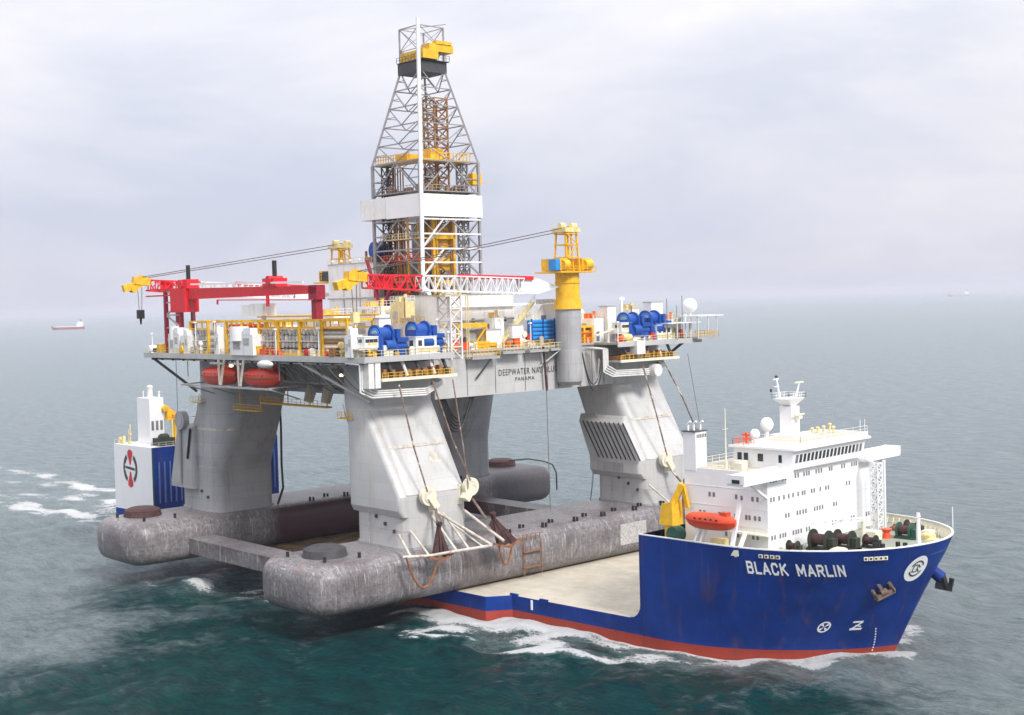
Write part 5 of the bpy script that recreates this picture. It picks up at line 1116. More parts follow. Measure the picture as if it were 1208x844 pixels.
T=Thing('deckhouse','white shelter with sloping rounded roof left of the yellow crane pedestal','deckhouse',(21,12,Z0),'rig')
rings=[]
for x in (14,27.5):
    r=[(x,4.5,Z0),(x,21.5,Z0),(x,21.5,Z0+4.2),(x,19.0,Z0+7.4),(x,13.5,Z0+8.6),(x,7.2,Z0+8.2),(x,4.5,Z0+5.0)]; rings.append(r)
o=T.part('walls',MB().loft(rings,smooth=False),'white_paint'); fix_normals(o)
T.part('roof_vent',MB().box(24,25.5,9,13,Z0+8.3,Z0+9.3),'riser_grey'); T.part('window',MB().box(27.51,27.55,7,8.4,Z0+5,Z0+6).box(27.51,27.55,14.8,16,Z0+5,Z0+6),'port_dark')
T=Thing('gas_bottle_rack','stack of long blue tubes on the deck edge left of the grey pedestal','tube rack',(28.6,6,Z0),'rig')
for k in range(5): T.part('tube',MB().cyl((29.0,1.9,Z0+1.5+k*.82),(29.0,9.4,Z0+1.5+k*.82),.42,n=12),'light_blue')
T.part('rack',MB().beam((29.5,2.4,Z0),(29.5,2.4,Z0+5.4),.2).beam((29.5,8.8,Z0),(29.5,8.8,Z0+5.4),.2).beam((29.5,5.6,Z0),(29.5,5.6,Z0+5.4),.2),'blue')
T.part('end_cap',MB().box(28.2,29.6,.9,1.7,Z0+.6,Z0+2.4),'logo_red')
# ---- cranes
def ped_crane(base,zpl,zped,label,tip,ldir,visible=True):
    x,y=base; T=Thing('pedestal_crane',label,'crane',(x,y,zpl),'rig','pedestal cranes of the rig')
    T.part('pedestal',MB().cyl((x,y,zpl+.8),(x,y,54.4),2.6,n=28).cyl((x,y,zpl),(x,y,zpl+.8),1.9,2.6,n=28),'rig_grey')
    T.part('tower',MB().cyl((x,y,54.4),(x,y,56.4),2.95,2.75,n=28).cyl((x,y,56.4),(x,y,61.8),2.45,n=28).cyl((x,y,59.6),(x,y,60.0),2.6,n=28),'yellow')
    T.part('machine_deck',MB().box(x-4.0,x+3.4,y-5.2,y+4.9,61.7,62.0).rail([(x+3.4,y-5.2,62.0),(x+3.4,y+4.9,62.0)],1.0,.06,1.2),'yellow')
    T.part('winch_house',MB().box(x-3,x+2.4,y-4.3,y-2.4,62.1,64.6).cyl((x+2.5,y-3.9,63.3),(x+2.5,y-2.3,63.3),1.0,n=14),'yellow'); T.part('winch_house',MB().box(x-3,x+2.4,y+2.0,y+4.6,62.1,64.6),'yellow')
    T.part('cab',MB().box(x+.5,x+2.5,y-5.7,y-4.4,62.2,64.4),'light_blue' if visible else 'glass_dark')
    T.part('drum',MB().cyl((x+2.5,y+2.3,63.3),(x+2.5,y+4.3,63.3),1.0,n=14),'yellow')
    mb=MB()
    for sx_,sy2 in ((-1,-1),(1,-1),(1,1),(-1,1)): mb.beam((x+sx_*1.8,y+sy2*1.8,62),(x+sx_*1.3,y+sy2*1.5,70.2),.3)
    for z in (64.8,67.4,69.6):
        for (a,b) in (((-1,-1),(1,-1)),((1,-1),(1,1)),((1,1),(-1,1)),((-1,1),(-1,-1))): mb.beam((x+a[0]*1.75,y+a[1]*1.75,z),(x+b[0]*1.75,y+b[1]*1.75,z),.22)
    mb.beam((x+1.8,y-1.7,64.8),(x+1.7,y+1.7,67.4),.2).beam((x+1.8,y+1.7,67.4),(x+1.7,y-1.6,69.6),.2)
    mb.beam((x+1.2,y-.5,62),(x+.8,y-.4,70),.25).beam((x+1.2,y+.6,62),(x+.8,y+.5,70),.25).cyl((x,y,64),(x,y,69.9),.35,n=8); T.part('a_frame',mb,'yellow'); T.part('a_frame_head',MB().box(x-2,x+2,y-2.2,y+2.2,69.9,70.8).cyl((x+.4,y-2.3,71.2),(x+.4,y-.9,71.2),.6,n=12).cyl((x+.4,y+.9,71.2),(x+.4,y+2.3,71.2),.6,n=12),'pale_yellow')
    # boom
    p=Vector((x,y,0))+Vector(ldir)*2.3; p.z=58.9; t=Vector(tip); L=(t-p).length
    def at(f,dz=0): q=p+(t-p)*f; q.z+=dz; return q
    hh=2.9
    T.part('boom_foot',MB().add([tuple(at(0,0))]*1+[tuple(at(.11,1.55)),tuple(at(.11,-1.45))]+[tuple(at(0,0)+Vector((-1.2,0,0))),tuple(at(.11,1.55)+Vector((-1.2,0,0))),tuple(at(.11,-1.45)+Vector((-1.2,0,0)))],[(0,1,2),(5,4,3),(0,3,4,1),(1,4,5,2),(2,5,3,0)]).add([tuple(at(.11,1.55)),tuple(at(.2,1.5)),tuple(at(.2,-1.45)),tuple(at(.11,-1.45)),tuple(at(.11,1.55)+Vector((-1.2,0,0))),tuple(at(.2,1.5)+Vector((-1.2,0,0))),tuple(at(.2,-1.45)+Vector((-1.2,0,0))),tuple(at(.11,-1.45)+Vector((-1.2,0,0)))],[(0,1,2,3),(7,6,5,4),(0,4,5,1),(2,6,7,3)]),'ship_white')
    T.part('boom_section',MB().truss(at(.2),at(.42),2.2,hh,.15,8),'ship_white'); T.part('boom_chord',MB().beam(at(.14,1.6),at(.50,1.5),.8,.75),'red')
    T.part('boom_section',MB().truss(at(.42),at(.68),2.2,hh,.17,9,taper=.94),'derrick_white'); T.part('boom_walk',MB().beam(at(.2,-1.5),at(.68,-1.35),.6,.5),'ship_white')
    T.part('boom_section',MB().truss(at(.68),at(.91),2.1,hh*.93,.19,7,taper=.85),'red')
    T.part('boom_panel',MB().beam(at(.80,0),at(.86,0),.3,2.2),'red')
    T.part('boom_tip',MB().beam(at(.91,.7),at(.985,.9),1.8,1.6).beam(at(.95,.2),at(1.03,-1.0),1.4,1.5).beam(at(.90,1.1),at(.955,1.9),1.6,.5).cyl(at(.985,-.9)+Vector((-.8,0,0)),at(.985,-.9)+Vector((.8,0,0)),.8,n=12),'yellow')
    hz=t.z-7.2; hq=at(.955,0)
    T.part('hoist_rope',MB().cyl((hq.x-.35,hq.y-.35,hq.z),(hq.x-.2,hq.y-.2,hz+1.6),.07,n=5).cyl((hq.x+.35,hq.y+.35,hq.z),(hq.x+.2,hq.y+.2,hz+1.6),.07,n=5),'rope')
    T.part('hook_block',MB().cbox((hq.x,hq.y,hz+.7),(1.0,1.4,1.9)).cyl((hq.x,hq.y,hz-1.5),(hq.x,hq.y,hz-.2),.18,.3,n=8),'pale_yellow' if visible else 'black')
    for s in (-.9,.9): T.part('luffing_rope',MB().cyl((x+s,y,71.0 if s>0 else 70.2),tuple(at(.95,1.7)+Vector((s,0,-.4 if s<0 else 0))),.085,n=5),'rope')
    return T
ped_crane((33.0,9.3),39.0,54.4,'yellow pedestal crane on the front of the rig, its red and white boom resting level',(32.0,-45.6,60.7),(0,-1,0))
ped_crane((-33.0,.6),Z0,54.4,'second yellow crane behind the tall white house, boom reaching out over the stern side',(-41.2,-49.4,62.2),(-.15,-.99,0),False)
T=Thing('boom_rest','lattice boom rest tower under the middle of the forward crane boom','boom rest',(33,-22,45.8),'rig')
T.part('tower',MB().truss((32.9,-22.1,45.8),(32.9,-22.1,57.6),2.6,3.6,.2,5,up=(1,0,0)),'derrick_white'); T.part('cradle',MB().box(31,34.8,-24.6,-19.6,57.5,57.8).beam((33,-24.3,57.8),(33,-24.3,58.9),.3).beam((33,-19.9,57.8),(33,-19.9,59),.3),'pale_yellow'); T.part('ladder',MB().beam((34.6,-19.4,45.8),(34.6,-19.4,57.5),.14).beam((34.6,-18.9,45.8),(34.6,-18.9,57.5),.14),'pale_yellow')
# ---- red gantry crane over the pipe deck
G=Thing('gantry_crane','bright red pipe handling gantry crane spanning the yellow pipe racks','gantry crane',(-8,-42.5,Z0),'rig')
G.part('girder',MB().add([(-27.5,-43.6,58.6),(20.8,-43.6,58.75),(20.8,-41.6,58.75),(-27.5,-41.6,58.6),(-27.5,-43.6,60.9),(20.8,-43.6,60.2),(20.8,-41.6,60.2),(-27.5,-41.6,60.9)],[(0,3,2,1),(4,5,6,7),(0,1,5,4),(1,2,6,5),(2,3,7,6),(3,0,4,7)]),'red')
for x in (-36.6,-30.0): G.part('leg',MB().beam((x,-43.4,Z0),(x,-43.4,60.5),.75).beam((x,-40.6,Z0),(x,-40.6,60.5),.75),'maroon')
mb=MB()
for k in range(5):
    z0=Z0+k*2.7; a,b=(-36.6,-30.0) if k%2 else (-30.0,-36.6); mb.beam((a,-43.4,z0),(b,-43.4,z0+2.7),.3); mb.beam((-36.6,-43.4,z0+2.7),(-30,-43.4,z0+2.7),.3)
G.part('leg_bracing',mb,'riser_grey')
G.part('trolley',MB().box(-33.0,-26.6,-44.3,-41,55.9,60.9).box(-29.6,-26.0,-44.0,-41.2,60.9,62.8).cyl((-28.6,-44.4,61.8),(-28.6,-41,61.8),1.0,n=12),'red')
G.part('trolley',MB().box(3.2,7.4,-44.0,-41.0,60.4,62.0).cyl((5.4,-44.2,61.6),(5.4,-41,61.6),.9,n=12).beam((4.8,-43.9,56.6),(4.8,-43.9,58.7),.5),'red')
for x,z in ((-27.9,62.6),(5.5,62.2)): G.part('black_mast',MB().cyl((x,-42.6,z),(x,-42.6,z+3.2),.45,n=10),'black')
G.part('leg',MB().box(18.8,20.4,-43.4,-42.0,53.8,58.8).box(18.2,20.9,-43.6,-41.7,57.6,60.3),'maroon')
G.part('cable_tray',MB().beam((-24.5,-43.9,61.7),(17,-43.9,60.9),.3,.35),'ship_white'); G.part('lower_rail',MB().beam((-14,-43.9,58.2),(20,-43.9,57.6),.2).beam((-14,-43.9,58.2),(-14,-43.9,57.3),.3),'red')
G.part('cable_loop',MB().cyl((-24.6,-43.9,59),(-23.6,-43.9,50),.12,n=6),'steel_dark')
G.part('outrigger',MB().beam((-45,-43.6,60.9),(-30,-43.6,60.9),.35).beam((-45,-43.6,59.6),(-30,-43.6,59.6),.3),'red')
single('crane_cab','small white operator cabin standing on a post above the yellow racks','cabin',MB().box(-5.6,-2.2,-43.4,-40.4,54.9,57.0).box(-2.2,2.6,-43.6,-40.6,54.8,57.2).cyl((.2,-42,53.6),(.2,-42,54.9),.5,n=10),'white_paint',(0,-42,53.6),'rig')
# ---- yellow pipe racks with risers
def rack(x0,x1,lab,fill,bays):
    T=Thing('pipe_rack',lab,'pipe rack',((x0+x1)/2,-43,Z0),'rig','yellow pipe racks along the rig side'); w=(x1-x0)/bays
    mb=MB()
    for i in range(bays+1):
        x=x0+w*i
        for y in (-44.2,-38.5): mb.beam((x,y,Z0),(x,y,53.9),.5,.5)
        mb.beam((x,-44.2,53.8),(x,-38.5,53.8),.5)
    for y in (-44.2,-38.5): mb.beam((x0,y,53.8),(x1,y,53.8),.5,.45).beam((x0,y,52.4),(x1,y,52.4),.25).beam((x0,y,Z0+.3),(x1,y,Z0+.3),.4,.5)
    T.part('frame',mb,'yellow'); nn=0
    for i in range(bays):
        f=fill[i%len(fill)]; xa,xb=x0+w*i+.5,x0+w*(i+1)-.5
        if f=='ends':
            zs=[48.0,49.25,50.5,51.7]; r=.52
            for z in zs:
                k=max(1,int((xb-xa)/1.12))
                for j in range(k):
                    x=xa+(xb-xa)*(j+.5)/k; nn+=1
                    T.part('riser_joint',MB().cyl((x,-44.0,z),(x,-38.7,z),r,n=12).cyl((x,-44.05,z),(x,-44.0,z),.27,n=8),'riser_grey' if (nn%3) else 'riser_pale')
            T.part('cross_bar',MB().beam((xa-.4,-44.3,50.0),(xb+.4,-44.3,50.0),.18),'pipe_white')
        elif f=='long':
            for z,m_ in ((48.0,'riser_grey'),(48.9,'riser_pale'),(49.8,'brown_pipe'),(50.7,'riser_pale'),(51.5,'riser_grey'),(52.0,'brown_pipe')):
                T.part('casing_pipe',MB().cyl((xa-.4,-43.7,z),(xb+.4,-43.7,z),.42,n=10),m_)
        elif f=='orange':
            for z,m_ in ((52.9,'orange'),(51.8,'orange'),(50.8,'brown_pipe'),(49.6,'riser_grey'),(48.4,'riser_pale')):
                T.part('casing_pipe',MB().cyl((xa-.4,-43.4,z),(xb+.4,-43.4,z),.4,n=10),m_)
    mb=MB()
    for i in range(bays*3+1): mb.beam((x0+w*i/3,-44.2,52.3),(x0+w*i/3,-44.2,53.8),.2)
    T.part('guard_bars',mb,'yellow'); return T
rack(-24.8,-17.6,'small yellow framed rack of grey riser ends beside the red gantry leg',['ends'],1)
rack(-10.4,8.0,'yellow framed rack holding orange and grey pipes behind the white machine',['orange','orange','ends'],3)
rack(8.6,23.0,'yellow framed rack with two square bays of round riser ends',['ends'],2)
rack(23.2,31.0,'yellow framed rack of long white and brown pipes lying lengthwise',['long'],1)
# white machines and stores along the starboard rail
def machine(base,w,h,lab,m='white_paint'):
    x,y,z=base; T=Thing('machinery_unit',lab,'machinery',base,'rig','white machines along the rig side')
    T.part('body',MB().box(x-w/2,x+w/2,y-1.2,y+1.2,z,z+h*.72),m); T.part('tank',MB().cyl((x-w*.2,y-.4,z+h*.5),(x-w*.2,y-.4,z+h),w*.24,n=14),m); T.part('stack',MB().box(x+w*.1,x+w*.42,y-1.25,y+.4,z+h*.72,z+h*.94),'ship_white')
    T.part('panel',MB().box(x-w*.35,x-w*.05,y-1.25,y-1.2,z+h*.2,z+h*.45).box(x+w*.1,x+w*.35,y-1.25,y-1.2,z+h*.35,z+h*.6),'riser_grey')
machine((-30.2,-44.1,Z0),4.6,5.8,'white machine in front of the red gantry legs'); machine((-25.2,-44.3,Z0),2.6,5.2,'narrow white machine next to the small yellow rack'); machine((-1.6,-45.0,Z0),8.4,5.6,'wide white machine in front of the orange pipes'); machine((-11.8,-44.6,Z0),1.6,5.8,'slim white cabinet between the two left yellow racks'); machine((33.8,-45.0,Z0),2.0,5.4,'white post like unit below the forward crane hook')
# mooring windlasses at the two forward corners
def windlass(base,label,kind):
    x,y,z=base; T=Thing('mooring_windlass',label,'winch',base,'rig','blue mooring windlasses of the rig')
    T.part('drum',MB().cyl((x,y-1.1,z+3.7),(x,y+1.5,z+3.7),1.4,n=26),'blue')
    T.part('flange',MB().cyl((x,y-1.5,z+3.7),(x,y-1.1,z+3.7),1.85,n=28),'blue'); T.part('brake_band',MB().cyl((x+.2,y-1.62,z+3.7),(x+.2,y-1.5,z+3.7),1.35,n=22),'light_blue'); T.part('flange',MB().cyl((x,y+1.4,z+3.7),(x,y+1.8,z+3.7),1.85,n=28),'blue')
    T.part('hub',MB().cyl((x+.3,y-1.7,z+3.7),(x+.3,y-1.62,z+3.7),.9,n=18),'riser_grey')
    T.part('gear_case',MB().box(x-1.0,x+2.3,y+1.8,y+2.7,z+.9,z+4.7).box(x-.5,x+2.4,y-2.3,y-1.55,z+.8,z+4.0),'blue'); T.part('base_frame',MB().box(x-2.2,x+2.6,y-2,y+3.6,z,z+1.2).beam((x+2.2,y-1.3,z+1),(x+1.2,y-1.3,z+4),.7).beam((x+2.2,y+1.6,z+1),(x+1.2,y+1.6,z+4),.7).box(x+.4,x+2.6,y+1.8,y+4.2,z+2.4,z+3.2).box(x+.6,x+2.3,y+2.6,y+3.8,z+.8,z+2.4),'blue')
    T.part('motor',MB().cyl((x+1.6,y+2,z+1.6),(x+1.6,y+4.2,z+1.6),.8,n=12),'blue'); T.part('chain_wheel',MB().cyl((x+2,y-.9,z+1.7),(x+2,y+1.2,z+1.7),1.15,n=16),'blue')
    return T
windlass((34.6,-39.6,Z0),'blue windlass at the near rig corner, left of its pair','a'); windlass((34.6,-31.2,Z0+.4),'blue windlass behind the white cab at the near rig corner','b')
windlass((34.6,25.4,Z0+.6),'blue windlass at the far rig corner, left of its pair','c'); windlass((34.6,32.2,Z0+.8),'blue windlass behind the white cab at the far rig corner','d')
def cab(base,lab,w=4.8,h=3.1):
    x,y,z=base; T=Thing('control_cab',lab,'cabin',base,'rig','winch control cabs'); T.part('walls',MB().box(x-1.3,x+1.3,y-w/2,y+w/2,z,z+h),'white_paint'); T.part('roof',MB().box(x-1.4,x+1.4,y-w/2-.1,y+w/2+.1,z+h,z+h+.12),'ship_white')
    for k in range(3): T.part('window',MB().box(x+1.31,x+1.35,y-w*.3+k*w*.3-.42,y-w*.3+k*w*.3+.42,z+h*.5,z+h*.82),'glass_dark')
    T.part('window',MB().box(x-.5,x+.5,y-w/2-.04,y-w/2-.01,z+h*.5,z+h*.82),'glass_dark')
    T.part('yellow_stripe',MB().box(x+1.31,x+1.34,y-w/2+.6,y+w/2-.4,z+.5,z+1.0),'pale_yellow')
cab((36.2,-31.6,Z0),'white cab with three windows in front of the right near windlass'); cab((36.2,33.6,Z0),'white cab with three windows in front of the far corner windlass')
for b,l in (((35.6,-43.4,Z0+1.6),'small white cab with dark windows left of the near windlasses'),((35.6,22.4,Z0+2.0),'small white cab with dark windows left of the far windlasses')):
    cab(b,l,3.0,1.9); single('cab_stand','pale stand carrying the small cab '+('at the near' if b[1]<0 else 'at the far')+' corner','stand',MB().box(b[0]-1,b[0]+1.2,b[1]-2.6,b[1]+1.4,b[2]-.3,b[2]-.05).beam((b[0],b[1]-2,Z0),(b[0],b[1]-2,b[2]-.3),.3).beam((b[0],b[1]+1,Z0),(b[0],b[1]+1,b[2]-.3),.3),'riser_pale',(b[0],b[1],Z0),'rig')
house((31.5,-37.2,Z0),(2.6,2.6,6.6),'white cabinet standing between the two near windlasses','ship_white',name='vent_cabinet',cat='cabinet'); house((31.5,37.0,Z0),(2.4,3.6,8.0),'white cabinet behind the right far windlass','ship_white',name='vent_cabinet',cat='cabinet'); house((30.2,24.0,Z0),(2.4,2.6,7.4),'white cabinet behind the left far windlass','ship_white',name='vent_cabinet',cat='cabinet')
house((28.5,-20.6,Z0),(4,4.2,4.4),'small white house behind the boom rest tower','white_paint'); house((29.2,-9.0,Z0),(3,4,3.6),'low white locker left of centre on the forward deck edge','white_paint'); house((29.0,-2.2,Z0),(2.6,3.0,4.3),'white locker right of centre on the forward deck edge','ship_white'); house((30,12.2,Z0),(2,2.0,3),'small white box right of the grey pedestal','ship_white')
single('vent_mast','white vent mast topped by a crossbar behind the far windlasses','mast',MB().cyl((31.0,27.5,Z0),(31.0,27.5,56.6),.3,n=10).cbox((31,27.5,56.2),(.5,1.6,.5)),'ship_white',(31,27.5,Z0))
single('vent_mast','short white vent mast left of the far windlasses','mast',MB().cyl((34.5,19.4,Z0),(34.5,19.4,52.0),.3,n=10).beam((34.6,15.6,48.8),(34.6,22,50.2),.3),'cream',(34.5,19.4,Z0))
single('pipe_rack','yellow open frame on the deck edge right of the grey pedestal','pipe rack',MB().box(28,31,13.5,18.8,50.4,50.8).beam((30.8,13.8,Z0),(30.8,13.8,50.4),.5).beam((30.8,16,Z0),(30.8,16,50.4),.5).beam((30.8,18.4,Z0),(30.8,18.4,50.4),.5).box(28,30.4,13.8,18.4,Z0,Z0+2.6),'yellow',(30,16,Z0))
single('beam_stand','yellow beam frame on legs behind the small white house','frame',MB().box(24.5,30.6,-18.2,-10.6,51.4,52.3).beam((30.4,-10.8,Z0),(30.4,-10.8,51.4),.5).beam((30.4,-18,Z0),(30.4,-18,51.4),.4).beam((30.4,-14,48),(30.4,-10.8,51.4),.25).box(29.0,31,-14,-10.4,Z0,Z0+1.5),'yellow',(28,-14,Z0))
single('stairway','long cream stair flight climbing past the white shelter','stairs',MB().beam((28.8,-6.4,Z0),(28.8,3.6,56.0),.9,.35).rail([(29.3,-6.4,Z0+.4),(29.3,3.6,56.4)],1.0,.05,1.4),'pale_yellow',(29,-6,Z0))
# small modules round the derrick base and between the racks and the white houses
for (x,y,w_,d_,h_,m_,lab,nm2) in ((9,-27,9,5,5.6,'white_paint','white module with yellow top rail behind the long pipe rack','module'),(18,-29,6,4,7.2,'ship_white','tall white module behind the near windlass cabinet','module'),(-1,-25,7,5,7.4,'white_paint','white module behind the two bay riser rack','module'),
 (-9,-22,6,6,6.0,'cream','cream module at the foot of the tall white house','module'),(24,-24.6,4.2,4,5.4,'riser_pale','buff module left of the boom rest tower','module'),(5,-18,8,5,8.8,'ship_white','white louvred module below the crane hook side of the derrick','module'),(13,-17.5,4,3,9.6,'pale_yellow','tall yellowish module beside the red lower derrick leg','module'),
 (-20,-24,8,6,5.2,'white_paint','white module behind the slim white cabinet','module'),(27.4,3.6,2.4,3.4,5.2,'ship_white','white module behind the blue tubes','module'),(27.5,-6,2.5,3,5.9,'white_paint','white module at the foot of the cream stairs','module'),(26,-15,4,3.5,3.6,'ship_white','white module under the yellow beam frame','module'),
 (28.5,20.6,4,3.5,5.0,'white_paint','white module left of the far windlasses','module'),(29.6,31.5,3,3,6.6,'white_paint','white module between the two far windlasses','module'),(31,42,5,4,4.2,'cream','cream module behind the far satellite dome','module')):
    T=Thing('equipment_module',lab,'module',(x,y,Z0),'rig','modules on the rig deck'); T.part('body',MB().box(x-w_/2,x+w_/2,y-d_/2,y+d_/2,Z0,Z0+h_),m_)
    T.part('top_rail',MB().rail([(x-w_/2,y-d_/2,Z0+h_),(x+w_/2,y-d_/2,Z0+h_),(x+w_/2,y+d_/2,Z0+h_)],1.1,.055,1.1),random.choice(['yellow','pale_yellow','pipe_white']))
    T.part('door',MB().box(x+w_/2,x+w_/2+.05,y-.5,y+.4,Z0+.2,Z0+2.2),random.choice(['riser_grey','port_dark']))
    T.part('louvre',MB().box(x-w_*.3,x+w_*.1,y-d_/2-.05,y-d_/2,Z0+h_*.5,Z0+h_*.8),random.choice(['riser_grey','port_dark']))
    T.part('wall_pipe',MB().cyl((x+w_/2+.2,y-d_/2+.3,Z0),(x+w_/2+.2,y-d_/2+.3,Z0+h_+.8),.13,n=6).cyl((x-w_/2,y-d_/2-.2,Z0+h_*.4),(x+w_/2,y-d_/2-.2,Z0+h_*.4),.12,n=6),random.choice(['brown_pipe','yellow','riser_grey','pipe_white']))
    T.part('roof_unit',MB().box(x-w_*.3,x,y-d_*.3,y+d_*.1,Z0+h_,Z0+h_+1.0).cyl((x+w_*.25,y,Z0+h_),(x+w_*.25,y,Z0+h_+1.5),.35,n=10),random.choice(['orange','pale_yellow','ship_white','riser_grey','yellow']))
# deck clutter: crates, valves and drums along the edges
cols=['pale_yellow','cream','yellow','orange','ship_white','riser_grey','white_paint','light_blue','logo_red','riser_pale','steel_dark','brown_pipe']; nm_=['yellowish','cream','yellow','orange','bright white','grey','off white','blue','red','buff','dark','brown']
zones=[('near the stern end of the starboard rail',lambda:(random.uniform(-42,-12),-45.0+random.uniform(0,.5))),('in front of the yellow pipe racks',lambda:(random.uniform(-9,30),-45.0+random.uniform(0,.5))),
 ('on the deck edge between boom rest and lettering',lambda:(30.4+random.uniform(-.6,.3),random.uniform(-24,-9))),('on the deck edge above the lettering',lambda:(30.4+random.uniform(-.6,.3),random.uniform(-8.5,6))),('on the deck edge right of the grey pedestal',lambda:(30.4+random.uniform(-.6,.3),random.uniform(12.5,18.4))),
 ('beside the near windlasses',lambda:(36.9,random.uniform(-44,-27))),('beside the far windlasses',lambda:(36.9,random.uniform(20,42))),('behind the near windlasses',lambda:(29.8,random.uniform(-38,-27))),('on the white deckhouse roof side',lambda:(25.5+random.uniform(-.8,.8),random.uniform(-13,3)))]
kinds=('drum','locker','tank','valve_stand','crate'); used=set(); szs=(('small',.8),('large',1.35)); made=0
for _ in range(600):
    if made>=150: break
    zi=random.randrange(len(zones)); ki=random.randrange(5); ci=random.randrange(12); si=random.randrange(2); key=(zi,ki,ci,si)
    if key in used: continue
    used.add(key); made+=1; x,y=zones[zi][1](); q_=szs[si][1]; w_,h_=random.uniform(.8,1.4)*q_,random.uniform(.8,1.4)*q_; mb=MB()
    if ki==0: mb.cyl((x,y,Z0),(x,y,Z0+h_),w_*.42,n=12).cyl((x,y,Z0+h_),(x,y,Z0+h_+.15),w_*.25,n=10)
    elif ki==1: mb.cbox((x,y,Z0+h_/2),(w_*.8,w_,h_)).cbox((x,y,Z0+h_+.06),(w_*.9,w_*1.1,.12))
    elif ki==2: mb.cbox((x,y,Z0+.12),(w_,w_*1.2,.24)).cyl((x,y-w_*.7,Z0+.24+w_*.4),(x,y+w_*.7,Z0+.24+w_*.4),w_*.4,n=12)
    elif ki==3: mb.cyl((x,y,Z0),(x,y,Z0+h_*1.3),.13,n=8).cyl((x-.2,y,Z0+h_*1.3),(x+.2,y,Z0+h_*1.3),w_*.35,n=12).cbox((x,y,Z0+h_*.6),(.5,.6,.5)).beam((x,y,Z0+h_*.6),(x,y+w_,Z0+h_*.6),.2)
    else:
        mb.cbox((x,y,Z0+h_*.45),(w_*.9,w_*1.2,h_*.9))
        for u in (-.5,0,.5): mb.beam((x+w_*.47,y+u*w_*1.1,Z0),(x+w_*.47,y+u*w_*1.1,Z0+h_),.1)
        mb.beam((x+w_*.47,y-w_*.6,Z0+h_*.95),(x+w_*.47,y+w_*.6,Z0+h_*.95),.12)
    single('deck_'+kinds[ki],f"{szs[si][0]} {nm_[ci]} {kinds[ki].replace('_',' ')} {zones[zi][0]}",kinds[ki].replace('_',' '),mb,cols[ci],(x,y,Z0),group='small gear along the rig deck edges')
for k,(x,y,h_,lab) in enumerate(((-40.5,-44.9,4.2,'first white lamp post from the stern on the starboard rail'),(-21.0,-45.2,6.5,'white lamp post beside the small yellow rack'),(-13.2,-45.2,6.6,'white lamp post left of the wide white machine'),(9.2,-45.2,5.0,'white lamp post at the two bay riser rack'),(23.4,-45.2,5.2,'white lamp post left of the long pipe rack'),(30.9,-23.6,6.0,'white lamp post behind the boom rest'),(30.8,-7.2,5.4,'white lamp post at the foot of the cream stairs'),(30.8,.8,4.6,'white lamp post left of the blue tubes'),(37.2,-26.2,3.8,'white lamp post at the end of the near windlass deck'),(37.2,19.4,4.2,'white lamp post at the left end of the far windlass deck'),(37.2,41.0,5.0,'white lamp post by the far satellite dome'))):
    T=Thing('lamp_post',lab,'lamp post',(x,y,Z0),'rig','lamp posts on the rig deck'); T.part('post',MB().cyl((x,y,Z0),(x,y,Z0+h_),.11,n=8),'ship_white'); T.part('lamp_head',MB().cbox((x+.1,y-.2,Z0+h_),(.5,.6,.3)),'ship_white')
for k,(a,b,m_,lab) in enumerate((((24.1,-14,52.6),(24.1,2.6,52.9),'riser_grey','grey cable tray across the front of the long white deckhouse'),((24.2,-14,55.4),(24.2,2.6,55.4),'pipe_white','white pipe high on the front of the long white deckhouse'),((27.8,5,50.4),(27.8,21,50.4),'riser_grey','grey pipe across the front of the white sloping shelter'),((-26,-8.4,58),(-9.2,-8.4,58),'riser_grey','grey pipe across the wall of the tall white house'),((-26,-8.5,53.5),(4,-9.4,53.5),'pale_yellow','yellowish handrail pipe low along the tall white house'),((-10,-37,54.6),(31,-37,54.6),'yellow','yellow walkway beam behind the pipe racks'),((31.0,12.6,49.3),(31.0,18.2,49.3),'orange','orange pipe on the deck edge right of the grey pedestal'))):
    single('pipe_line',lab,'pipe',MB().cyl(a,b,.2,n=8),m_,a)
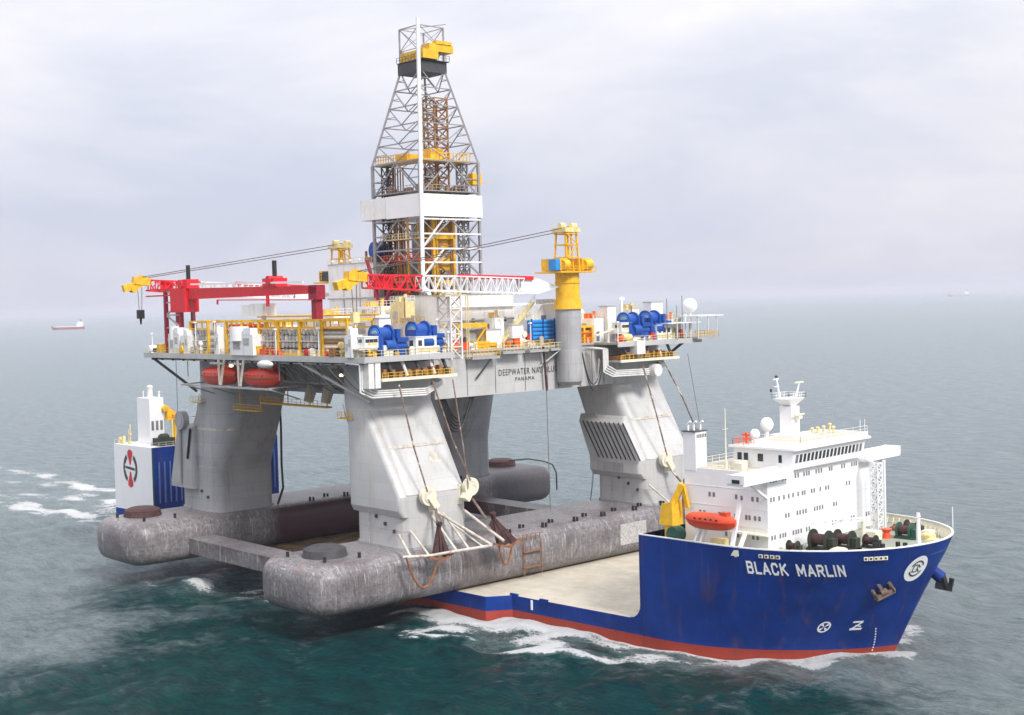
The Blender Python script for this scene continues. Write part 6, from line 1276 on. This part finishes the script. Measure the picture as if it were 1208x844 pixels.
# rig lifeboats hung under the starboard overhang
def rig_boat(x,lab,L,m='boat_red'):
    T=lifeboat((x,-43.6,42.9),L,lab,m,'rig',k_=1.4); return T
rig_boat(-14.6,'orange red lifeboat under the rig deck nearest the stern',12.8); rig_boat(1.6,'red lifeboat under the rig deck, right of the white davit',12.6)
for x,l in ((-11.0,'white davit frame above the left rig lifeboat'),(-3.6,'white V shaped davit strut between the two rig lifeboats')):
    T=Thing('boat_davit',l,'davit',(x,-47,DT-.6),'rig'); T.part('arm',MB().beam((x,-45.9,DT-.6),(x+.6,-46.1,41.2),.35),'riser_pale'); T.part('arm',MB().beam((x+2.2,-45.9,DT-.6),(x+1.0,-46.1,41.2),.35),'riser_pale'); T.part('cross_beam',MB().beam((x-1,-47.2,DT-1.2),(x+3.2,-47.2,DT-1.2),.35),'riser_grey')
# ------------------------------------------------------------------ distant vessels
def vessel(base,L,heading,label,m1,m2):
    T=Thing('cargo_vessel',label,'ship',base); x,y,z=base; c,s=math.cos(heading),math.sin(heading)
    def tr(mb): mb.v=[(x+(a-x)*c-(b-y)*s,y+(a-x)*s+(b-y)*c,d) for a,b,d in mb.v]; return mb
    h=L*.075
    mb=MB().loft([[(x-L/2,y-L*.07,z-1),(x-L/2,y+L*.07,z-1),(x-L/2,y+L*.08,z+h),(x-L/2,y-L*.08,z+h)],[(x+L*.3,y-L*.08,z-1),(x+L*.3,y+L*.08,z-1),(x+L*.32,y+L*.085,z+h),(x+L*.32,y-L*.085,z+h)],[(x+L*.47,y-.5,z-1),(x+L*.47,y+.5,z-1),(x+L*.52,y+.8,z+h*1.5),(x+L*.52,y-.8,z+h*1.5)]],smooth=False)
    o=T.part('hull',tr(mb),m1); fix_normals(o)
    T.part('deck_cargo',tr(MB().box(x-L*.45,x+L*.42,y-L*.075,y+L*.075,z+h,z+h*1.25)),m2)
    T.part('superstructure',tr(MB().box(x-L*.46,x-L*.30,y-L*.07,y+L*.07,z+h,z+h*2.6).box(x-L*.44,x-L*.34,y-L*.05,y+L*.05,z+h*2.6,z+h*3.1)),'ship_white')
    T.part('funnel',tr(MB().box(x-L*.43,x-L*.39,y-1.5,y+1.5,z+h*3.1,z+h*3.9)),'haze_ship_red'); T.part('mast',tr(MB().cyl((x-L*.36,y,z+h*3.1),(x-L*.36,y,z+h*4.6),.35,n=6).cyl((x+L*.4,y,z+h),(x+L*.4,y,z+h*3),.35,n=6)),'steel_dark')
vessel((-4060,2022,0),118,math.radians(222),'small cargo ship with red hull and white deck on the sea at the far left','haze_ship_red','ship_white')
vessel((-4330,9457,0),170,math.radians(232),'hazy low cargo ship on the horizon at the far right','riser_grey','riser_grey')
